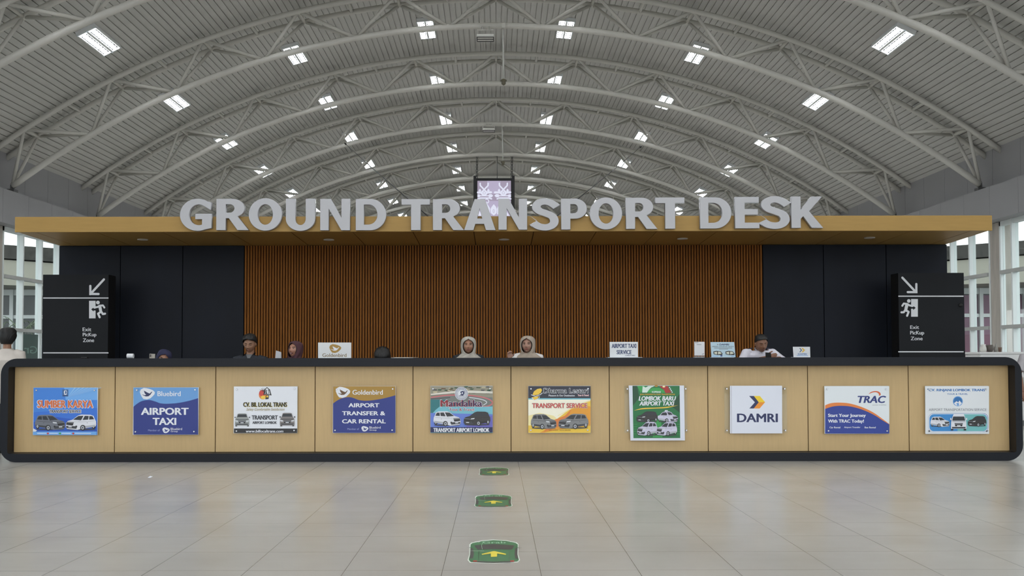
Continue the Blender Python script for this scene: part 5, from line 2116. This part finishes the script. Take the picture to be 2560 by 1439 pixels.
        R = [(0.139, 0.0006, 0.0006, 0.0006, 0.006, 0), (0.138, 0.022, 0.026, 0.026, 0.006, 0), (0.133, 0.044, 0.055, 0.052, 0.006, 0), (0.122, 0.063, 0.082, 0.076, 0.006, 0), (0.107, 0.075, 0.099, 0.093, 0.005, 0), (0.094, 0.080, 0.106, 0.100, 0.004, 3), (0.086, 0.082, 0.104, 0.104, 0.004, 36), (0.076, 0.083, 0.101, 0.106, 0.004, 50),
             (0.06, 0.085, 0.10, 0.110, 0.004, 66), (0.03, 0.085, 0.10, 0.112, 0.004, 78), (0.0, 0.083, 0.10, 0.110, 0.004, 96), (-0.03, 0.078, 0.10, 0.102, 0.004, 112), (-0.06, 0.068, 0.09, 0.086, 0.006, 122)]
        shell('hair', M, R, M_HAIR, root, th=0.008, rnd=rnd)
    elif hair == 'crop':
        R = [(0.127, 0.0006, 0.0006, 0.0006, 0.002, 0), (0.126, 0.02, 0.024, 0.024, 0.002, 0), (0.120, 0.042, 0.052, 0.05, 0.002, 0), (0.109, 0.058, 0.075, 0.07, 0.002, 0), (0.097, 0.067, 0.088, 0.082, 0.002, 0), (0.088, 0.071, 0.092, 0.088, 0.002, 3), (0.081, 0.074, 0.094, 0.093, 0.002, 34), (0.070, 0.076, 0.095, 0.096, 0.002, 54),
             (0.055, 0.078, 0.095, 0.100, 0.002, 68), (0.03, 0.0785, 0.096, 0.102, 0.002, 80), (0.0, 0.078, 0.096, 0.100, 0.002, 98), (-0.03, 0.073, 0.096, 0.092, 0.002, 116), (-0.055, 0.066, 0.088, 0.08, 0.004, 126)]
        shell('hair', M, R, M_HAIR, root, th=0.003)
    elif hair == 'thick':
        R = [(0.1425, 0.0006, 0.0006, 0.0006, 0.008, 0), (0.141, 0.026, 0.03, 0.03, 0.008, 0), (0.137, 0.050, 0.056, 0.056, 0.008, 0), (0.124, 0.076, 0.088, 0.085, 0.008, 0), (0.10, 0.092, 0.108, 0.108, 0.008, 0), (0.082, 0.097, 0.111, 0.118, 0.008, 3), (0.07, 0.099, 0.11, 0.122, 0.008, 40),
             (0.035, 0.101, 0.11, 0.126, 0.008, 60), (0.0, 0.099, 0.11, 0.124, 0.008, 76), (-0.035, 0.092, 0.11, 0.114, 0.008, 92), (-0.065, 0.078, 0.10, 0.096, 0.01, 106), (-0.085, 0.062, 0.09, 0.08, 0.014, 118)]
        shell('hair', M, R, M_HAIR, root, th=0.010, rnd=rnd)
    tag(root, label, 'person', 'people at the desk' if seat is not None else None)
    return root, M, A


def stool(x, y, seat, label):
    root = empty('bar_stool', (x, y, 0))
    bm = bmesh.new()
    lathe(bm, [(0.0, -0.05), (0.17, -0.05), (0.19, -0.03), (0.19, -0.01), (0.16, 0.0), (0.0, 0.0)], (0, 0, seat - 0.035), 28)
    obj('seat', bm, M_BLACK, root)
    bm = bmesh.new()
    tube(bm, [(0, 0, 0.03), (0, 0, seat - 0.08)], 0.03, 14)
    obj('post', bm, M_STEEL, root)
    bm = bmesh.new()
    lathe(bm, [(0.0, 0.0), (0.21, 0.0), (0.21, 0.012), (0.05, 0.035), (0.0, 0.035)], n=28)
    obj('base', bm, M_STEEL, root)
    tag(root, label, 'stool', 'stools behind the counter')


YP = 14.15


def ztop(px, py, Y=YP):
    return P(px, py, Y).z


def sit(px, py, label, slabel, Y=YP, **k):
    z = ztop(px, py, Y)
    seat = z - (0.89 if not k.get('female') else 0.86) + k.pop('slump', 0.0)
    c = P(px, py, Y)
    r = person(label, c.x, Y, z, seat=seat, **k)
    stool(c.x, Y + 0.02, seat, slabel)
    return r, c


sit(625, 836.5, 'young man with short black hair in a dark shirt, looking down', 'stool under the young man in the dark shirt', pitch=0.32, yaw=-0.05, skin=(150, 110, 86), hair='short', shirt=(38, 42, 50), eyes='down', lips=(128, 82, 72), collar=True, inner=(150, 150, 152))
sit(738, 851.5, 'smiling woman in a maroon headscarf turned to the left', 'stool under the woman in the maroon headscarf', female=True, yaw=-0.45, pitch=-0.10, skin=(166, 118, 98), scarf=((74, 44, 52), 'wrap'), shirt=(20, 20, 26), lips=(110, 44, 44), smile=True)
sit(1171, 841.5, 'woman in a pale grey headscarf and black top facing forward', 'stool under the woman facing forward', female=True, yaw=0.02, pitch=-0.02, skin=(164, 120, 96), scarf=((176, 170, 160), 'drape'), shirt=(30, 31, 34), lips=(134, 76, 68))
(r4, M4, A4), c4 = sit(1319, 839.5, 'woman in a beige headscarf and white top, glancing left with a raised hand', 'stool under the woman with a raised hand', female=True, yaw=-0.22, pitch=0.0, skin=(170, 130, 112), scarf=((166, 152, 138), 'drape'), shirt=(212, 208, 206), lips=(146, 80, 74),
                  arms={-1: [(-0.24, -0.10, 1.06), (-0.245, -0.12, 1.275)]}, hands=(1.3, 0.5))
bm = bmesh.new()
c = P(956.5, 871, YP)
sit(956.5, 871, 'person bent low behind the counter, only the black hair showing', 'stool under the person bent low', pitch=0.75, hair='thick', skin=(150, 110, 86), shirt=(44, 46, 52), eyes='down', slump=0.0)
(rn, Mn, An), cn = sit(409, 873, 'person in a navy headscarf leaning behind a raised phone, face mostly hidden', 'stool under the person in the navy headscarf', female=True, yaw=0.35, pitch=0.30, roll=0.35, skin=(160, 116, 92), scarf=((40, 42, 72), 'wrap'), shirt=(40, 42, 66), eyes='open',
                       arms={-1: [(-0.22, -0.22, 1.02), (-0.17, -0.40, 1.19)]}, hands=(0.7, 0.5))
(rw, Mw, Aw), cw = sit(1893, 835.5, 'man in a white uniform shirt leaning on the counter and looking at a phone', 'stool under the man in white', lean=1.0, pitch=0.34, yaw=0.12, roll=-0.10, skin=(132, 92, 70), hair='crop', shirt=(214, 212, 222), sleeve='short', eyes='down', lips=(110, 66, 58), collar=True, marks=True,
                       arms={-1: [(-0.30, -0.30, 1.20), (0.015, -0.44, 1.285)], 1: [(0.30, -0.34, 1.20), (0.19, -0.46, 1.26)]}, hands=(0.9, 0.9))
def phone(loc, rot, label, body, back=None, lens=False):
    root = empty('mobile_phone', loc)
    root.rotation_euler = rot
    bm = bmesh.new()
    box(bm, -0.037, 0.037, -0.004, 0.004, -0.076, 0.076)
    bev(bm, 0.003, 2)
    obj('case', bm, body, root)
    if lens:
        bm = bmesh.new()
        box(bm, -0.033, -0.004, -0.0065, -0.004, 0.035, 0.070)
        cb = obj('camera_plate', bm, back, root)
        for dz in (0.044, 0.061):
            bm = bmesh.new()
            ellip(bm, (-0.022, -0.0066, dz), (0.0075, 0.002, 0.0075), 14, 8)
            obj('lens', bm, M_BLACK, cb)
    else:
        bm = bmesh.new()
        box(bm, -0.034, 0.034, 0.004, 0.0046, -0.072, 0.072)
        obj('screen', bm, back, root)
    tag(root, label, 'phone')


t = P(380.5, 884.2, 13.70)
phone((t.x, 13.70, t.z - 0.075), (0, 0.03, 0), 'pale phone with two lenses held up in front of the navy headscarf', mat('phone_silver', (176, 170, 160), rough=0.35), mat('phone_plate', (150, 144, 136), rough=0.3), True)
t = P(1921, 881, 13.645)
phone((t.x, 13.645, t.z - 0.066), (-0.5, 0.08, 0), 'black phone held by the man in white', mat('phone_black', (8, 8, 9), rough=0.6, spec=0.2), mat('phone_glass', (20, 22, 28), rough=0.1))

# the two people walking beside the counter
zl = ztop(20, 821.5, 14.3)
cl = P(20, 860, 14.3)
person('person with thick black hair in a white shirt, seen from behind', cl.x, 14.3, zl, rz=PI + 0.1, hair='thick', skin=(150, 110, 86), shirt=(206, 198, 190), sleeve='short', trousers=(60, 56, 54), long_shirt=True, yaw=-0.1)
cr = P(2592, 880, 14.4)
person('person in a pale grey top past the right end of the counter', cr.x, 14.4, 1.62, rz=0.15, hair='crop', skin=(140, 98, 78), shirt=(176, 172, 176), sleeve='short', trousers=(60, 60, 66),
       arms={-1: [(-0.265, 0.03, 1.06), (-0.25, -0.03, 0.83)]})

# ================================================================== WHITE CABINET AT THE RIGHT
M_WCAB = mat('white_cabinet', (222, 222, 222), rough=0.4, noise=0.02)
YC = 19.4
xa, zc = X(2448, YC), P(2448, 879.5, YC).z
cab = empty('low_cabinet', (xa + 1.3, YC, 0))
bm = bmesh.new()
box(bm, -1.3, 1.3, 0.0, 0.6, 0.10, zc - 0.04)
bev(bm, 0.006, 1)
obj('body', bm, M_WCAB, cab)
bm = bmesh.new()
box(bm, -1.32, 1.32, -0.02, 0.62, zc - 0.04, zc)
bev(bm, 0.006, 1)
obj('worktop', bm, M_WCAB, cab)
bm = bmesh.new()
box(bm, -1.27, 1.27, 0.04, 0.58, 0.0, 0.10)
obj('plinth', bm, mat('plinth_grey', (120, 122, 124), rough=0.5), cab)
for k in range(3):
    bm = bmesh.new()
    xx = -1.29 + 0.862 * k
    box(bm, xx + 0.004, xx + 0.854, -0.018, 0.0, 0.11, zc - 0.05)
    d = obj('door', bm, M_WCAB, cab)
    bm = bmesh.new()
    box(bm, xx + 0.78, xx + 0.795, -0.04, -0.018, 0.7, 0.9)
    obj('handle', bm, M_STEEL, d)
tag(cab, 'white cabinet standing in front of the right window wall', 'cabinet')


def pot(name, px, prof, m, label, cat):
    c = P(px, 870, YC + 0.25)
    bm = bmesh.new()
    lathe(bm, prof, n=24)
    o = obj(name, bm, m)
    o.location = (c.x, YC + 0.25, zc + 0.0005)
    tag(o, label, cat)
    return o


pot('jug', 2458, [(0.0, 0), (0.05, 0), (0.062, 0.04), (0.055, 0.09), (0.04, 0.12), (0.046, 0.145), (0.04, 0.146), (0.034, 0.12), (0.0, 0.1)], mat('white_china', (218, 216, 210), rough=0.25), 'small white jug on the white cabinet', 'jug')
pot('bowl', 2474.5, [(0.0, 0), (0.04, 0), (0.066, 0.05), (0.068, 0.1), (0.058, 0.135), (0.05, 0.13), (0.05, 0.05), (0.0, 0.02)], mat('dark_pottery', (92, 84, 78), rough=0.5), 'round dark pot on the white cabinet, right of the jug', 'pot')
pot('vase', 2489, [(0.0, 0), (0.03, 0), (0.036, 0.05), (0.018, 0.11), (0.02, 0.16), (0.015, 0.16), (0.012, 0.1), (0.0, 0.02)], mat('grey_glaze', (140, 136, 130), rough=0.4), 'slim grey vase on the white cabinet, right of the dark pot', 'vase')
pot('cup', 2500, [(0.0, 0), (0.026, 0), (0.032, 0.06), (0.034, 0.09), (0.03, 0.09), (0.026, 0.02), (0.0, 0.015)], mat('brown_glaze', (110, 88, 74), rough=0.4), 'small brown cup on the white cabinet beside the column', 'cup')

# ================================================================== OUTSIDE THE WINDOWS
M_ROOF = mat('old_roof_tiles', (58, 57, 54), rough=0.9, noise=0.3, scale=5)
M_SOFF = mat('cream_soffit', (150, 148, 136), rough=0.7)
M_POST = mat('white_post', (222, 226, 226), rough=0.5)
M_DGL = mat('dark_glazing', (52, 58, 60), rough=0.2, noise=0.35, scale=0.9)


def outbuilding(s, label, panels, plabel):
    """covered walkway building across the end of the yard"""
    Yb = 45.0
    x0 = s * 14.6
    root = empty('neighbouring_building', (s * 24, Yb, 0))

    def bx(x_in, x_out, y0, y1, z0, z1, name, m, parent=root):
        bm = bmesh.new()
        a, b = sorted((s * x_in - s * 24, s * x_out - s * 24))
        box(bm, a, b, y0 - Yb, y1 - Yb, z0, z1)
        return obj(name, bm, m, parent)
    # sloping roof with a deep cream soffit towards the hall
    bm = bmesh.new()
    for (xi, xo, zi, zo) in ((16.5, 34, 5.05, 6.3),):
        v = []
        for y in (Yb - 3.0, Yb + 6):
            for xx, zz in ((xi, zi), (xo, zo), (xo, zo + 0.55), (xi, zi + 0.55)):
                v.append(bm.verts.new((s * (xx - 24), y - Yb, zz)))
        for q in ((0, 1, 2, 3), (4, 7, 6, 5), (0, 4, 5, 1), (3, 2, 6, 7), (0, 3, 7, 4), (1, 5, 6, 2)):
            bm.faces.new([v[i] for i in q])
    obj('roof', bm, M_ROOF, root)
    bm = bmesh.new()
    v = []
    for y in (Yb - 2.9, Yb + 5.8):
        for xx, zz in ((16.6, 4.1), (33.9, 4.7), (33.9, 6.25), (16.6, 5.0)):
            v.append(bm.verts.new((s * (xx - 24), y - Yb, zz)))
    for q in ((0, 1, 2, 3), (4, 7, 6, 5), (0, 4, 5, 1), (3, 2, 6, 7), (0, 3, 7, 4), (1, 5, 6, 2)):
        bm.faces.new([v[i] for i in q])
    obj('soffit', bm, M_SOFF, root)
    bx(16.6, 34, Yb - 0.05, Yb + 0.25, 0.0, 4.1, 'wall', M_DGL)
    for k in range(7):
        xx = 17.0 + 1.9 * k
        bx(xx, xx + 0.16, Yb - 0.3, Yb - 0.06, 0.0, 4.2, 'post', M_POST)
    bx(16.6, 34, Yb - 0.25, Yb - 0.06, 3.95, 4.2, 'rail', M_POST)
    bx(16.6, 34, Yb - 0.25, Yb - 0.06, 2.95, 3.1, 'rail', M_POST)
    for nm, xi, z0, z1, m in panels:
        bx(xi, 34, Yb - 0.12, Yb - 0.052, z0, z1, nm, m)
    tag(root, label, 'building')


outbuilding(-1, 'low building with a dark tiled roof and cream eaves outside the left windows',
            [('lower_panel', 16.6, 1.2, 2.1, mat('blue_grey_panel', (104, 118, 126), rough=0.4)), ('lower_panel', 16.6, 0.0, 1.2, mat('olive_panel', (76, 74, 54), rough=0.6, noise=0.3, scale=2))], '')
outbuilding(1, 'low building with magenta panels and cream eaves outside the right windows',
            [('coloured_panel', 16.6, 2.2, 3.9, mat('mauve_panel', (120, 82, 104), rough=0.35, noise=0.15, scale=1.2)), ('coloured_panel', 16.6, 0.0, 2.2, mat('magenta_panel', (110, 62, 84), rough=0.35, noise=0.15, scale=1.2))], '')

# white walkway posts just outside the glass, bare fronds and a hedge
for s in (-1, 1):
    for k in range(3):
        bm = bmesh.new()
        xx, yy = s * (15.2 + 0.0 * k), 31.2 + 5.2 * k
        tube(bm, [(0, 0, -0.28), (0, 0, 5.0)], 0.14, 16)
        o = obj('walkway_post', bm, M_POST)
        o.location = (xx, yy, 0)
        tag(o, 'round white post outside the %s windows, %s from the hall front' % ('left' if s < 0 else 'right', ORD[k].replace('nearest', 'first')), 'post', 'white posts outside the windows')
rnd = random.Random(11)
for k, (xx, yy) in enumerate(((-17.6, 38.5), (-19.6, 41.0))):
    root = empty('palm', (xx, yy, -0.28))
    bm = bmesh.new()
    tube(bm, [(0, 0, 0), (0.05, 0, 1.2), (0.02, 0.05, 2.4)], [0.14, 0.11, 0.09], 10)
    obj('trunk', bm, mat('palm_trunk', (96, 84, 70), rough=0.9, noise=0.3, scale=14), root)
    for j in range(11):
        a = 2 * PI * j / 11 + rnd.uniform(-0.2, 0.2)
        L = rnd.uniform(1.3, 1.8)
        rise = rnd.uniform(0.3, 0.9)
        bm = bmesh.new()
        pts = [Vector((math.cos(a) * L * t, math.sin(a) * L * t, 2.4 + rise * math.sin(t * 2.4) * 1.0 - 0.5 * t * t)) for t in [i / 10 for i in range(11)]]
        tube(bm, pts, [0.02 * (1 - 0.08 * i) for i in range(11)], 6)
        for i in range(2, 11):
            for q in (-1, 1):
                sd = Vector((-math.sin(a), math.cos(a), 0)) * q
                ln = 0.45 * math.sin(PI * i / 11.5) + 0.08
                tip = pts[i] + sd * ln * 0.8 + Vector((math.cos(a), math.sin(a), 0)) * ln * 0.5 + Vector((0, 0, -0.18))
                b0 = pts[i] + Vector((math.cos(a), math.sin(a), 0)) * 0.03
                f = bm.faces.new([bm.verts.new(p) for p in (pts[i], b0, tip)])
        obj('frond', bm, mat('palm_green', (74, 88, 62), rough=0.6, noise=0.2), root)
    tag(root, ['palm outside the left windows, the nearer of two', 'palm outside the left windows, the farther of two'][k], 'palm', 'palms outside the left windows')

# dark green board on the left glass, lettered for people outside
xg = -W_WIN + 0.03
ya_, yb_ = 29.2, 30.22


def gl3(x, y, lift):
    return Vector((xg + lift, ya_ + (yb_ - ya_) * x, 0.55 + 1.4 * (1 - y)))


pr = Print(0, 0, 0, 1, to3d=gl3)
MB = mat('board_green', (26, 62, 54), rough=0.3)
ML = mat('board_mint', (104, 136, 124), rough=0.4)
box(pr.bm, xg - 0.012, xg, ya_, yb_, 0.55, 1.95, pr.mi(MB))
pr.text('G', 0.50, 0.24, 0.96, 0.39, ML, 0.03, flip=True)
pr.text('r', 0.12, 0.275, 0.42, 0.39, ML, 0.03, flip=True)
o = pr.build('window_board')
o.data.transform(Matrix.Translation((-xg, -ya_, 0)))
o.location = (xg, ya_, 0)
tag(o, 'dark green board on the left window, its lettering seen from behind', 'board')
